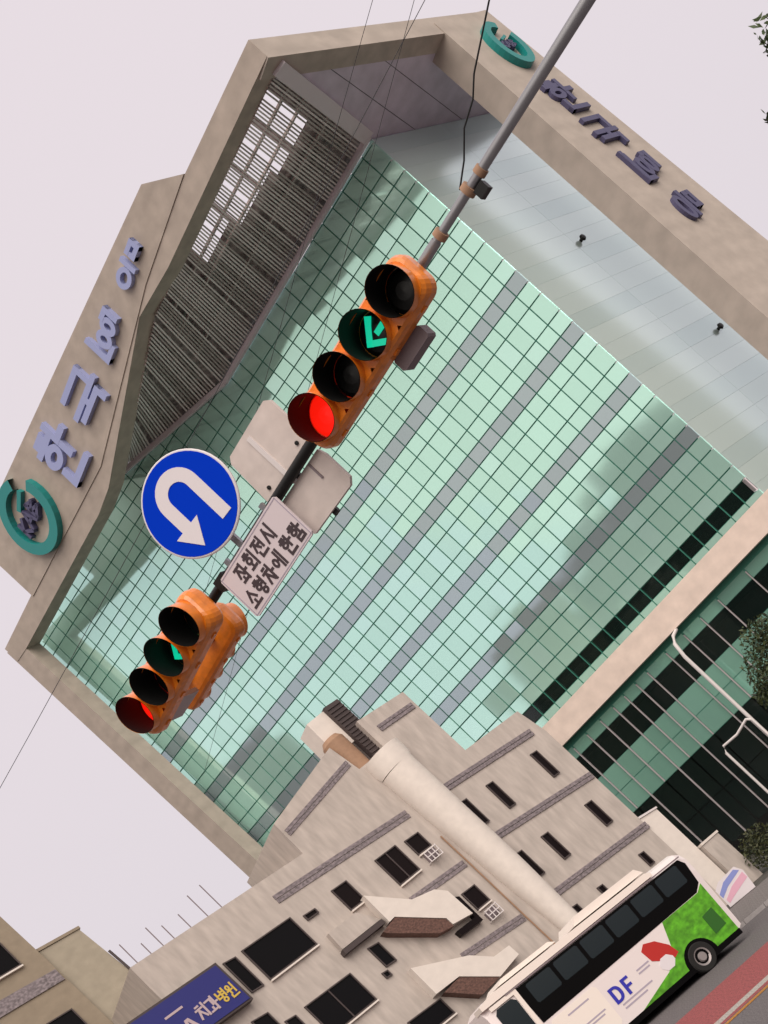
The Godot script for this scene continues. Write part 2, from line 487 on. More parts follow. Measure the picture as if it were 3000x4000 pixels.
func tower() -> void:
	var t := thing("office_tower", "tall green glass office tower in a thick tan concrete frame", "building", Vector3(13.39, ground_y(13.39), -67.46))
	tower_node = t
	# body behind the glass
	var st := new_st()
	var plan := [wp(FW, 0.2, 0, -4.0), wp(FW, 38.2, 0, -4.0), wp(GW, 18.2, 0, -0.4), wp(GW, 18.2, 0, -0.4) + Vector3(-30, 0, -14), wp(FW, 0.2, 0, -14)]
	for i in range(1, plan.size() - 1):
		tri(st, plan[0] + Vector3.UP * 37.2, plan[i] + Vector3.UP * 37.2, plan[i + 1] + Vector3.UP * 37.2, Vector3.UP)
	for i in plan.size():
		var a: Vector3 = plan[i]; var b: Vector3 = plan[(i + 1) % plan.size()]
		quad(st, a + Vector3.DOWN * 3.5, b + Vector3.DOWN * 3.5, b + Vector3.UP * 37.2, a + Vector3.UP * 37.2, (b - a).cross(Vector3.UP).normalized())
	part(t, "core_wall", st, M.interior)
	var outline := poly([[0.1, 9.4], [37.95, 9.4], [37.95, 37.8], [22.59, 37.4], [12.8, 40.1], [0.1, 39.3]])
	st = new_st()
	# the wall behind the panes stops below and above the lowest window strip, which is open to a room
	var lo0 := row_left(11.18); var hi0 := row_left(12.02)
	prism(st, FW, PackedVector2Array([Vector2(0.1, hi0), Vector2(37.95, 12.02), Vector2(37.95, 37.8), Vector2(22.59, 37.4), Vector2(12.8, 40.1), Vector2(0.1, 39.3)]), -0.3, -0.06)
	part(t, "mullion_grid", st, M.mullion)
	st = new_st()
	prism(st, FW, PackedVector2Array([Vector2(0.1, 9.4), Vector2(37.95, 9.4), Vector2(37.95, 11.18), Vector2(0.1, lo0)]), -0.3, -0.06)
	part(t, "mullion_grid", st, M.mullion)
	for q in [[lo0 - 0.2, 10.98], [hi0 + 0.2, 12.22], [37.0, 37.0]]:
		st = new_st()
		prism(st, FW, PackedVector2Array([Vector2(0.15, q[0] - 0.1), Vector2(37.6, q[1] - 0.1), Vector2(37.6, q[1] + 0.1), Vector2(0.15, q[0] + 0.1)]), -3.98, -0.31)
		part(t, "floor_slab", st, M.interior)
	for k in 38:
		st = new_st()
		var sk := 0.05 + k * 37.9 / 38.0
		prism(st, FW, rect(sk - 0.03, lerpf(lo0, 11.18, k / 38.0) - 0.02, sk + 0.03, lerpf(hi0, 12.02, k / 38.0) + 0.02), -0.2, -0.03)
		part(t, "strip_mullion", st, M.mullion)

	# panes: rows up the facade, columns along it
	var rows := []  # [bottom, top, kind]
	var strips := [8.2, 12.1, 16.0, 19.9, 23.8, 27.7, 31.6, 35.5]
	for i in strips.size():
		var c: float = strips[i] + 3.4
		rows.append([c - 0.42, c + 0.42, "strip", i])
		if i < strips.size() - 1:
			rows.append([c + 0.42, c + 1.30, "mid", i])
			rows.append([c + 1.30, c + 2.60, "tall", i])
			rows.append([c + 2.60, c + 3.48, "mid", i])
	rows.push_front([10.0, 11.18, "mid", -1])
	rows.append([39.32, 40.2, "mid", 8])
	var cols := 38
	var cw := 37.9 / cols
	var cells := []
	for r in rows.size():
		var row = rows[r]
		for c in cols:
			var u0 := float(c) / cols; var u1 := float(c + 1) / cols
			var s0 := 0.05 + c * cw; var s1 := s0 + cw
			var g := 0.035
			var p := PackedVector2Array([
				Vector2(s0 + g, lerpf(row_left(row[0]), row[0], u0) + g), Vector2(s1 - g, lerpf(row_left(row[0]), row[0], u1) + g),
				Vector2(s1 - g, lerpf(row_left(row[1]), row[1], u1) - g), Vector2(s0 + g, lerpf(row_left(row[1]), row[1], u0) - g)])
			var cut := Geometry2D.intersect_polygons(p, outline)
			if cut.is_empty(): continue
			var mid := (p[0] + p[2]) * 0.5
			if row[2] == "strip" and row[3] == 0:
				var clear := new_st()
				prism(clear, FW, cut[0], -0.055, -0.04, false)
				part(t, "clear_pane", clear, M.clear_glass)
				continue
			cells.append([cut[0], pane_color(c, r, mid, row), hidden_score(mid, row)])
	cells.sort_custom(func(a, b): return a[2] > b[2])
	var rest := new_st()
	for i in cells.size():
		if i < 300:
			var one := new_st()
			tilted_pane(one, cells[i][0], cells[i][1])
			part(t, "glass_pane", one, M.pane)
		else:
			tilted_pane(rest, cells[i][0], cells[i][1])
	var ro := part(t, "further_glass_panes", rest, M.pane)
	ro.set_meta("kind", "stuff")

	# the return side: long pale panels
	for r in 26:
		var y0 := 8.0 + r * 1.147
		for c in 3:
			var one := new_st()
			var k := rng.randf_range(-0.025, 0.025)
			var band := 0.05 if r % 3 == 1 else 0.0
			var col := Color(0.79 + k - band, 0.93 + k - band * 0.8, 0.93 + k - band * 0.7)
			colored_prism(one, GW, rect(0.04 + c * 6.0, y0 + 0.004, 6.0 + c * 6.0 + 0.03, y0 + 1.143), -0.06, 0.0, col)
			part(t, "side_panel", one, M.side_pane)
	st = new_st()
	prism(st, GW, rect(0.0, 5.0, 18.2, 37.8), -0.32, -0.065)
	part(t, "side_backing", st, M.trim_grey)
	# small round lamps on the return side
	for q in [[6.7, 27.9], [9.6, 19.6]]:
		st = new_st()
		var lp := wp(GW, q[0], q[1], 0.0)
		lathe(st, lp, GW[3], [[0.0, 0.34], [0.16, 0.32], [0.2, 0.2], [0.1, 0.1], [0.1, 0.0]], 12)
		part(t, "wall_lamp", st, M.mast_dark)

	# concrete frame
	st = new_st()
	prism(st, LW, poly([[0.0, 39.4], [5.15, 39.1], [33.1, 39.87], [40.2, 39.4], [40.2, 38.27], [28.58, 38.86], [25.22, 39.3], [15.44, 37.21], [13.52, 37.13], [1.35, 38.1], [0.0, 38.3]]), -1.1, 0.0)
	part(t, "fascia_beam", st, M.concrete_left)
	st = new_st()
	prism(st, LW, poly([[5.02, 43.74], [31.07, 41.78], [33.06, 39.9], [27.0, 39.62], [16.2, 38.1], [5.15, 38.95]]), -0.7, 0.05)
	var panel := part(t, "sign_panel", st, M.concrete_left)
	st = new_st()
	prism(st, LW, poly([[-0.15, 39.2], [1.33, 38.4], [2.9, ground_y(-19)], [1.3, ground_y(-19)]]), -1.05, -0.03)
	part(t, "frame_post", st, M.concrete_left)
	st = new_st()
	prism(st, RW, poly([[0.02, 39.41], [18.12, 39.4], [18.12, 38.2], [0.02, 38.2]]), -1.1, 0.0)
	part(t, "side_beam", st, M.concrete)
	st = new_st()
	prism(st, RW, poly([[12.97, 38.95], [18.14, 39.44], [19.8, 20.1], [21.2, -4.5], [13.0, -4.5]]), -1.6, 0.04)
	var post := part(t, "sign_post", st, M.concrete)

	# lettering and emblem on the sign panel
	emblem(panel, LW, Vector2(10.0, 40.85), 1.85, 1.95, 0.62, 0.05)
	for g in [["han", 13.9, 38.95, 2.5, 3.0, 0.42], ["guk", 17.75, 39.3, 2.7, 2.2, 0.36], ["third", 21.9, 39.85, 2.4, 1.5, 0.3], ["fourth", 26.0, 40.25, 2.5, 1.0, 0.26]]:
		st = new_st()
		glyph(st, LW, g[0], g[1], g[2], g[3], g[4], g[5], 0.05, 0.3)
		part(panel, "letter", st, M.letter_blue)
	emblem(post, RW, Vector2(16.25, 36.5), 0.95, 1.4, 0.45, 0.04)
	for g in [["han", 31.5], ["guk", 28.7], ["third", 26.0], ["fourth", 22.9]]:
		st = new_st()
		glyph(st, RW, g[0], 15.4, g[1], 1.9, 2.0, 0.3, 0.04, 0.26)
		part(post, "letter", st, M.letter_dark)

	soffit(t)

func emblem(parent: Node3D, w: Array, c: Vector2, rx: float, ry: float, th: float, off: float) -> void:
	var st := new_st()
	ring2(st, w, c, rx, ry, th, off, off + 0.4, deg_to_rad(62), deg_to_rad(62 + 322), 30)
	part(parent, "emblem_ring", st, M.teal)
	st = new_st()
	stroke(st, w, c + Vector2(-0.15, 0.75) * (rx / 1.85), c + Vector2(0.75, 1.1) * (rx / 1.85), 0.3 * rx / 1.85, off, off + 0.3)
	part(parent, "emblem_swoosh", st, M.teal)
	var k := rx / 1.85
	st = new_st()
	for q in [[-1.1, -0.55, -1.1, 0.35], [-1.1, -0.1, -0.62, 0.35], [-1.1, -0.1, -0.62, -0.55],
			[-0.45, -0.5, -0.1, 0.4], [-0.1, 0.4, 0.25, -0.5], [-0.3, -0.2, 0.1, -0.2],
			[0.45, -0.5, 0.45, 0.45], [0.45, 0.45, 0.95, 0.25], [0.95, 0.25, 0.5, 0.0], [0.5, 0.0, 1.05, -0.2], [1.05, -0.2, 0.45, -0.5]]:
		stroke(st, w, c + Vector2(q[0], q[1]) * k, c + Vector2(q[2], q[3]) * k, 0.2 * k, off, off + 0.32)
	part(parent, "emblem_lettering", st, M.letter_dark)

func hidden_score(m: Vector2, row: Array) -> float:
	# how large a pane shows: nearer ones to the right, tall ones first
	var size := 3.0 if row[2] == "tall" else (1.6 if row[2] == "mid" else 1.5)
	var lowest := 13.0 + (20.0 - m.x) * 0.3 if m.x < 20.0 else 11.0
	if m.y < lowest: size *= 0.2
	return size + m.x * 0.055

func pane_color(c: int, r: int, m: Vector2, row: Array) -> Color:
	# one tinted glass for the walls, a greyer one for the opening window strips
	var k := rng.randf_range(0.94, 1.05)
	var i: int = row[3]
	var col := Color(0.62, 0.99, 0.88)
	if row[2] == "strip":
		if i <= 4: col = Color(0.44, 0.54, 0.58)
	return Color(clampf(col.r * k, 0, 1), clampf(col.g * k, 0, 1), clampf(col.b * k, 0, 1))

func along(pts: Array, t: float) -> Vector3:
	var f := t * (pts.size() - 1)
	var i := mini(int(f), pts.size() - 2)
	return pts[i].lerp(pts[i + 1], f - i)

func soffit(t: Node3D) -> void:
	# open metal slats under the canopy, from the fascia back to the glass
	var outer := [wp(LW, 25.4, 39.2, -1.0), wp(LW, 39.4, 38.25, -1.0)]
	var inner := [wp(FW, 22.7, 37.62, 0.42), wp(FW, 37.7, 38.0, 0.42)]
	var outer2 := [wp(LW, 15.5, 37.4, -1.0), wp(LW, 25.4, 39.2, -1.0)]
	var inner2 := [wp(FW, 13.0, 40.2, 0.42), wp(FW, 22.7, 37.62, 0.42)]
	var n := 78
	for i in n:
		var k := (i + 0.5) / n
		var gap: bool = i % 13 == 6
		if gap: continue
		var st := new_st()
		bar(st, along(outer, k), along(inner, k), 0.085, 0.10)
		part(t, "slat", st, M.slat if rng.randf() < 0.6 else M.slat_dark)
	n = 46
	for i in n:
		var k := (i + 0.5) / n
		if i % 13 == 5: continue
		var st := new_st()
		bar(st, along(outer2, k), along(inner2, k), 0.085, 0.10)
		part(t, "slat", st, M.slat if rng.randf() < 0.6 else M.slat_dark)
	# closed ceiling above the slats, left open near the canopy's corner
	var up := Vector3.UP * 0.3
	var spans := [[0.0, 0.3, 0.0, 1.1], [0.3, 0.5, 0.3, 1.1], [0.5, 0.72, 0.42, 1.1], [0.72, 0.815, 0.5, 1.1], [0.84, 0.94, 0.5, 1.1], [0.94, 1.0, 0.0, 1.1], [0.815, 0.84, 0.0, 1.1], [0.64, 0.66, 0.0, 0.42], [0.48, 0.50, 0.0, 0.36]]
	for q in spans:
		var st := new_st()
		var a := along(outer, q[0]).lerp(along(inner, q[0]), q[2]) + up
		var b := along(outer, q[1]).lerp(along(inner, q[1]), q[2]) + up
		var c := along(outer, q[1]).lerp(along(inner, q[1]), q[3]) + up
		var d := along(outer, q[0]).lerp(along(inner, q[0]), q[3]) + up
		quad(st, a, b, c, d, Vector3.DOWN)
		quad(st, a + up * 0.2, b + up * 0.2, c + up * 0.2, d + up * 0.2, Vector3.UP)
		part(t, "ceiling_panel", st, M.ceiling)
	var st2 := new_st()
	for k in 12:
		var k0 := k / 12.0; var k1 := (k + 1) / 12.0
		quad(st2, along(outer2, k0) + up, along(outer2, k1) + up, along(outer2, k1).lerp(along(inner2, k1), 1.35) + up, along(outer2, k0).lerp(along(inner2, k0), 1.35) + up, Vector3.DOWN)
	part(t, "ceiling_panel", st2, M.ceiling)
	# cross rails
	for k in [0.17, 0.34, 0.62]:
		var st := new_st()
		bar(st, along(outer, 0.0).lerp(along(inner, 0.0), k) + up * 0.4, along(outer, 1.0).lerp(along(inner, 1.0), k) + up * 0.4, 0.16, 0.1)
		part(t, "ceiling_rail", st, M.slat_dark)
	# hip beam from the outer corner to the glass corner, and the trim above the glazing
	var st3 := new_st()
	bar(st3, wp(LW, 39.75, 38.2, -0.9), wp(FW, 37.95, 37.95, 0.25), 0.75, 0.34)
	part(t, "hip_beam", st3, M.trim_grey)
	st3 = new_st()
	bar(st3, wp(FW, 22.6, 37.45, 0.22), wp(FW, 38.05, 37.9, 0.22), 0.26, 0.26)
	part(t, "eaves_trim", st3, M.trim_grey)
	st3 = new_st()
	bar(st3, wp(FW, 12.7, 40.2, 0.22), wp(FW, 22.6, 37.45, 0.22), 0.26, 0.26)
	part(t, "eaves_trim", st3, M.trim_grey)
	# smooth panels on the return
	st3 = new_st()
	quad(st3, wp(RW, 0.6, 38.5, -0.9), wp(RW, 17.8, 38.5, -0.9), wp(GW, 18.0, 38.1, -0.4), wp(GW, 0.0, 38.1, -0.4), Vector3.DOWN)
	part(t, "soffit_backing", st3, M.louvre)
	var cuts := [0.0, 4.1, 8.4, 12.9, 18.0]
	for i in 4:
		var st := new_st()
		var a := wp(RW, cuts[i] * 0.94 + 0.7 + 0.05, 38.25, -1.0); var b := wp(RW, cuts[i + 1] * 0.94 + 0.7 - 0.03, 38.25, -1.0)
		var c := wp(GW, cuts[i + 1] - 0.03, 37.85, -0.2); var d := wp(GW, cuts[i] + 0.05, 37.85, -0.2)
		quad(st, a, b, c, d, Vector3.DOWN)
		var lift := Vector3.UP * 0.1
		quad(st, a + lift, b + lift, c + lift, d + lift, Vector3.UP)
		quad(st, a, d, d + lift, a + lift, -RW[1]); quad(st, b, c, c + lift, b + lift, RW[1])
		part(t, "soffit_panel", st, M.soffit)

func podium() -> void:
	var t := tower_node
	# the long pale canopy band below the tower's glass
	var st := new_st()
	prism(st, FW, poly([[12.0, 10.5], [38.9, 9.12], [38.9, 10.58], [12.0, 11.92]]), 0.2, 2.0)
	part(t, "canopy_band", st, M.canopy)
	# podium wall and its panes
	st = new_st()
	# solid strips of wall; between and below them the glazing opens into rooms
	for q in [[-0.6, 1.0], [2.54, 5.13]]:
		st = new_st()
		prism(st, FW, poly([[12.0, 10.514 - q[1]], [46.0, 8.77 - q[1]], [46.0, 8.77 - q[0]], [12.0, 10.514 - q[0]]]), 1.0, 1.38)
		part(t, "podium_wall", st, M.mullion)
	for q in [0.9, 2.66, 5.0]:
		st = new_st()
		prism(st, FW, poly([[12.0, 10.514 - q - 0.1], [46.0, 8.77 - q - 0.1], [46.0, 8.77 - q + 0.1], [12.0, 10.514 - q + 0.1]]), -3.97, 0.99)
		part(t, "floor_slab", st, M.interior)
	for q in [12.1, 45.8]:
		st = new_st()
		prism(st, FW, rect(q - 0.1, -7.0, q + 0.1, 9.0), -3.97, 0.99)
		part(t, "end_wall", st, M.interior)
	var edges := [19.2, 20.4, 21.5, 22.6, 23.7, 24.75, 25.63, 26.55, 27.44, 28.9, 30.25, 31.5, 32.8, 34.8, 36.8, 38.8, 40.8]
	var bands := [[0.36, 0.98, "green"], [1.02, 2.52, "clear"], [2.56, 3.8, "green"], [3.84, 5.1, "green"], [5.16, 7.4, "clear"], [7.46, 9.8, "clear"]]
	for i in edges.size() - 1:
		for b in bands:
			var s0: float = edges[i] + 0.05; var s1: float = edges[i + 1] - 0.05
			var y0: float = 11.13 - 0.0513 * s0 - b[0]; var y1: float = 11.13 - 0.0513 * s1 - b[0]
			var h: float = b[1] - b[0]
			var k := rng.randf_range(0.92, 1.06)
			var c := Color(0.34, 0.66, 0.55) * k
			c.a = 1
			var one := new_st()
			colored_prism(one, FW, PackedVector2Array([Vector2(s0, y0 - h), Vector2(s1, y1 - h), Vector2(s1, y1), Vector2(s0, y0)]), 1.38, 1.40 + 0.012 * rng.randf(), c)
			part(t, "podium_pane", one, M.pane if b[2] == "green" else M.clear_glass)
	for i in range(1, edges.size() - 1):
		var s: float = edges[i]
		st = new_st()
		prism(st, FW, rect(s - 0.022, 11.13 - 0.0513 * s - (9.8 if i % 2 else 5.1), s + 0.022, 11.13 - 0.0513 * s - 0.5), 1.39, 1.52)
		part(t, "podium_mullion", st, M.box_light)
	# white pipe that bends out under the canopy band, and a white rail frame by the entrance
	var g := wp(FW, 29.9, 0, 3.0)
	var pipe := thing("white_pipe_post", "tall white pipe post with a curved top under the tower's canopy band", "post", Vector3(g.x, ground_y(g.x), g.z))
	st = new_st()
	tube(st, [wp(FW, 30.35, 9.5, 1.9), wp(FW, 30.2, 9.35, 2.5), wp(FW, 30.08, 9.0, 2.9), wp(FW, 29.98, 8.2, 3.0), Vector3(g.x, ground_y(g.x), g.z)], [0.09, 0.1, 0.1, 0.1, 0.1], 10)
	part(pipe, "pipe", st, M.frame_white)
	st = new_st()
	lathe(st, Vector3(g.x, ground_y(g.x), g.z), Vector3.UP, [[0.0, 0.05], [0.2, 0.05], [0.2, 0.0]], 12)
	part(pipe, "base_plate", st, M.frame_white)
	var g2 := wp(FW, 29.6, 0, 4.0)
	var fr := thing("entrance_gate_frame", "white bent pipe frame in front of the tower's dark entrance glass", "frame", Vector3(g2.x, ground_y(g2.x), g2.z))
	st = new_st()
	var fb := wp(FW, 28.1, 0, 4.0); var fe := wp(FW, 32.0, 0, 4.0)
	tube(st, [Vector3(fb.x, ground_y(fb.x), fb.z), wp(FW, 28.12, 3.5, 4.0), wp(FW, 28.3, 3.82, 4.0), wp(FW, 29.2, 3.72, 4.0)], [0.07, 0.07, 0.07, 0.07], 8)
	part(fr, "short_rail", st, M.frame_white)
	st = new_st()
	tube(st, [wp(FW, 29.2, 3.72, 4.0), wp(FW, 30.1, 3.9, 4.0), wp(FW, 30.3, 3.7, 4.0), wp(FW, 30.3, 2.2, 4.0), Vector3(fe.x, ground_y(fe.x), fe.z)], [0.07, 0.08, 0.08, 0.08, 0.08], 8)
	part(fr, "tall_rail", st, M.frame_white)

# ---------------------------------------------------------------- cream building
func window_in(t: Node3D, w: Array, p: Array, m: Material, frame: Material = null, panes := 1, off := 0.0) -> void:
	# a pane set back behind a thin frame, with a sill
	var q := poly(p)
	var st := new_st()
	prism(st, w, q, off + 0.004, off + 0.02)
	var win := part(t, "window", st, m)
	var edge: Material = frame if frame else M.louvre
	var fs := new_st()
	var th := 0.045
	for i in 4:
		var a := q[i]; var b := q[(i + 1) % 4]
		stroke(fs, w, a, b, th, off + 0.01, off + 0.075 + 0.002 * i)
	for k in range(1, panes):
		var f := float(k) / panes
		stroke(fs, w, q[0].lerp(q[1], f), q[3].lerp(q[2], f), th, off + 0.01, off + 0.06)
	part(win, "frame", fs, edge, false)
	if q[0].distance_to(q[1]) > 0.6:
		var ss := new_st()
		stroke(ss, w, q[3] + Vector2(0.0, -0.07), q[2] + Vector2(0.0, -0.07), 0.06, off, off + 0.13)
		part(win, "sill", ss, M.cream_light, false)

func cream_building() -> void:
	var gx: float = KW[0].x + KW[1].x * 12.0
	var t := thing("cream_building", "cream rendered building with slit windows, grey bands and a round corner pilaster", "building", wp(KW, 12.0, ground_y(gx), 0))
	var st := new_st()
	prism(st, KW, poly([[0.7, -2.0], [13.6, -4.0], [13.6, 13.2], [12.13, 13.2], [11.9, 14.57], [8.01, 13.62], [7.97, 12.1], [0.7, 12.88]]), -5.0, 0.0)
	part(t, "wall", st, M.cream)
	st = new_st()
	prism(st, KW, poly([[13.6, -4.0], [19.6, -4.0], [19.62, 9.5], [19.34, 10.91], [16.14, 11.1], [16.11, 14.53], [13.6, 14.73]]), -5.02, -0.02)
	part(t, "wall", st, M.cream)
	# tapering round pilaster at the corner with its flared cap
	st = new_st()
	var ax := 13.2
	var prof := [[12.25, 0.80], [11.4, 0.78], [9.5, 0.72], [6.5, 0.64], [3.3, 0.46], [-1.5, 0.38]]
	var pts := []; var rad := []
	for q in prof:
		pts.append(wp(KW, ax + (12.3 - q[0]) * 0.045, q[0], 0.1)); rad.append(q[1])
	tube(st, pts, rad, 28)
	part(t, "corner_pilaster", st, M.cream_light)
	st = new_st()
	tube(st, [wp(KW, ax, 13.1, 0.1), wp(KW, ax, 12.45, 0.1), wp(KW, ax, 12.25, 0.1)], [0.88, 0.88, 0.80], 28)
	part(t, "pilaster_cap", st, M.cream_light)
	# grey bands with a shallow profile
	for b in [[14.11, 10.49, 18.98, 9.88, 0.34], [14.18, 7.76, 19.5, 6.9, 0.34], [14.3, 4.58, 19.58, 3.86, 0.34], [14.14, 13.95, 15.9, 13.85, 0.3], [8.18, 13.05, 11.9, 13.64, 0.3], [6.03, 11.45, 12.1, 10.7, 0.36], [9.7, 8.15, 12.27, 7.84, 0.32], [9.5, 5.38, 12.33, 4.85, 0.34]]:
		for k in 2:
			st = new_st()
			var dy: float = b[4] * (0.26 if k else -0.26)
			stroke(st, KW, Vector2(b[0], b[1] + dy), Vector2(b[2], b[3] + dy), b[4] * 0.44, -0.03, 0.035)
			part(t, "band", st, M.band_grey)
	# slit windows and small windows on the right-hand wall
	for q in [[18.15, 9.2, 0.34, 1.3], [15.56, 9.47, 0.34, 1.27], [14.12, 9.66, 0.34, 1.25], [18.18, 6.2, 0.38, 1.2], [15.6, 6.52, 0.36, 1.25], [14.15, 6.73, 0.35, 1.25], [18.22, 3.26, 0.27, 0.62], [15.66, 3.56, 0.28, 0.45], [14.2, 3.76, 0.26, 0.43]]:
		window_in(t, KW, [[q[0], q[1]], [q[0] + q[2], q[1] - 0.05], [q[0] + q[2], q[1] - q[3] - 0.03], [q[0], q[1] - q[3]]], M.window_dark, null, 1, -0.02)
	# windows on the left-hand wall
	for q in [[9.76, 10.16, 1.02, 1.29, 2], [11.2, 9.96, 0.66, 0.72, 1], [7.67, 10.38, 0.67, 0.98, 1], [11.26, 7.06, 0.65, 0.82, 1], [6.24, 10.37, 0.48, 0.2, 1]]:
		window_in(t, KW, [[q[0], q[1]], [q[0] + q[2], q[1] - 0.07], [q[0] + q[2], q[1] - q[3] - 0.05], [q[0], q[1] - q[3]]], M.window_dark, null, q[4])
	for q in [[3.75, 10.86, 2.07, 1.37, 1], [3.9, 8.0, 2.0, 1.33, 2], [2.98, 10.95, 0.45, 1.36, 1], [2.25, 8.85, 0.6, 1.34, 1], [3.06, 8.1, 0.4, 1.15, 1], [6.1, 5.15, 1.5, 0.75, 1], [7.05, 7.98, 0.44, 0.9, 1], [6.75, 7.0, 0.22, 0.22, 1]]:
		window_in(t, KW, [[q[0], q[1]], [q[0] + q[2], q[1] - 0.22 * minf(q[2], 1.0)], [q[0] + q[2], q[1] - q[3] - 0.17 * minf(q[2], 1.0)], [q[0], q[1] - q[3]]], M.window_blue, null, q[4])
	# rooftop: water tank, hut and a dark louvred screen
	st = new_st()
	prism(st, KW, poly([[12.2, 14.3], [13.25, 14.3], [13.28, 16.0], [12.25, 15.97]]), -1.6, -0.5)
	part(t, "roof_hut", st, M.cream_light)
	st = new_st()
	lathe(st, wp(KW, 12.45, 13.0, -0.5), Vector3.UP, [[0.5, 0.0], [0.5, 1.75], [0.36, 1.95], [0.0, 2.0]], 18)
	part(t, "roof_tank", st, M.tank)
	st = new_st()
	prism(st, KW, poly([[13.2, 13.1], [13.95, 13.1], [13.92, 16.0], [13.18, 16.04]]), -0.6, -0.3)
	var screen := part(t, "louvre_screen", st, M.louvre)
	for k in 14:
		st = new_st()
		bar(st, wp(KW, 13.2, 13.45 + k * 0.185, -0.28), wp(KW, 13.92, 13.43 + k * 0.185, -0.28), 0.07, 0.04)
		part(screen, "louvre_blade", st, M.louvre, false)
	# drainpipe
	st = new_st()
	tube(st, [wp(KW, 12.42, 9.2, 0.08), wp(KW, 12.44, 7.9, 0.08), wp(KW, 12.47, 3.0, 0.08)], [0.035, 0.035, 0.035], 6)
	part(t, "drainpipe", st, M.tank)
	# air conditioners in white cages under two windows
	for q in [[11.22, 9.15, "white air conditioner cage under the upper small window of the cream building"], [11.22, 6.02, "white air conditioner cage under the lower small window of the cream building"]]:
		var ac := thing("air_conditioner", q[2], "air conditioner", wp(KW, q[0], q[1] - 0.45, 0.0), "air conditioner cages on the cream building")
		st = new_st()
		prism(st, KW, rect(q[0] + 0.08, q[1] - 0.40, q[0] + 0.56, q[1] - 0.08), 0.0, 0.22)
		part(ac, "unit", st, M.box_grey)
		for k in 4:
			st = new_st()
			var xx: float = q[0] + 0.02 + k * 0.2
			bar(st, wp(KW, xx, q[1] - 0.47, 0.3), wp(KW, xx, q[1] - 0.02, 0.3), 0.035, 0.035, KW[3])
			part(ac, "cage_bar", st, M.frame_white)
		for k in 3:
			st = new_st()
			var yy: float = q[1] - 0.46 + k * 0.21
			bar(st, wp(KW, q[0], yy, 0.312), wp(KW, q[0] + 0.64, yy - 0.03, 0.312), 0.035, 0.035)
			part(ac, "cage_rail", st, M.frame_white)
		for xx2 in [q[0] + 0.02, q[0] + 0.62]:
			st = new_st()
			bar(st, wp(KW, xx2, q[1] - 0.45, 0.0), wp(KW, xx2, q[1] - 0.45, 0.3), 0.03, 0.03)
			part(ac, "bracket", st, M.frame_white)
	# two stair canopies with pale tops and brown valances, stepping down the wall
	var a1 := thing("stair_canopy", "upper pale stair canopy with a brown underside on the cream building", "canopy", wp(KW, 9.3, 6.3, 0.0), "stair canopies on the cream building")
	st = new_st()
	prism(st, KW, poly([[8.2, 9.44], [9.44, 8.15], [10.37, 7.86], [10.72, 7.48], [10.77, 6.25], [9.88, 6.47], [9.87, 6.79], [8.46, 8.12], [8.18, 8.11]]), 0.0, 0.45)
	part(a1, "canopy_shell", st, M.cream_light)
	st = new_st()
	prism(st, KW, poly([[8.46, 8.1], [9.85, 6.78], [9.87, 6.41], [9.27, 6.56], [7.87, 7.82], [7.73, 8.01]]), 0.0, 0.42)
	part(a1, "underside", st, M.brown_panel)
	st = new_st()
	prism(st, KW, poly([[10.83, 7.15], [10.98, 7.05], [10.96, 5.82], [9.9, 5.95], [9.87, 6.2], [10.8, 6.1]]), 0.0, 0.3)
	part(a1, "dark_edge", st, M.window_dark)
	var a2 := thing("stair_canopy", "lower pale stair canopy with a brown underside just above the bus", "canopy", wp(KW, 9.3, 4.0, 0.0), "stair canopies on the cream building")
	st = new_st()
	prism(st, KW, poly([[7.45, 6.41], [9.42, 5.26], [10.08, 4.59], [10.85, 4.48], [10.87, 4.0], [9.68, 3.93], [8.54, 4.99], [7.43, 5.13]]), 0.0, 0.45)
	part(a2, "canopy_shell", st, M.cream_light)
	st = new_st()
	prism(st, KW, poly([[8.52, 4.97], [9.66, 3.93], [8.67, 3.95], [7.7, 4.97]]), 0.0, 0.42)
	part(a2, "underside", st, M.brown_panel)
	# ledge with dark shadow gap beside the upper canopy
	st = new_st()
	prism(st, KW, poly([[6.2, 8.52], [8.1, 8.4], [8.1, 8.2], [6.18, 8.34]]), 0.0, 0.35)
	part(t, "ledge", st, M.louvre)
	st = new_st()
	prism(st, KW, poly([[6.3, 9.3], [7.6, 9.2], [8.1, 8.42], [6.25, 8.55]]), 0.0, 0.28)
	part(t, "balcony_wall", st, M.cream)
	# thin rods along the low roof
	var ro := thing("roof_rods", "row of thin pale rods standing on the low roof beside the tower post", "rods", wp(KW, 2.5, 12.6, -0.4))
	for q in [4.56, 3.98, 3.28, 2.6, 2.16, 1.68, 1.14]:
		st = new_st()
		bar(st, wp(KW, q, 12.3, -0.4), wp(KW, q, 13.55 + 0.25 * sin(q * 7.0), -0.4), 0.03, 0.03, KW[3])
		part(ro, "rod", st, M.box_grey)
	# lower block beyond the right-hand end
	var an := thing("low_annex", "low pale block at the right end of the cream building", "building", wp(KW, 20.1, -1.2, 0))
	st = new_st()
	prism(st, KW, poly([[19.64, -4.0], [20.62, -4.0], [20.66, 4.02], [19.64, 4.24]]), -3.0, -0.1)
	part(an, "wall", st, M.cream_light)
	st = new_st()
	prism(st, KW, poly([[19.62, 4.24], [20.7, 4.02], [20.7, 4.1], [19.62, 4.33]]), -3.05, -0.04)
	part(an, "coping", st, M.frame_white)
	var lw := thing("garden_wall", "low beige garden wall beside the dark bush", "wall", wp(KW, 21.3, -1.2, 0))
	st = new_st()
	prism(st, KW, poly([[20.72, -3.5], [21.9, -3.5], [21.8, 1.5], [20.72, 1.6]]), -0.4, 0.1)
	part(lw, "wall", st, M.cream)
	st = new_st()
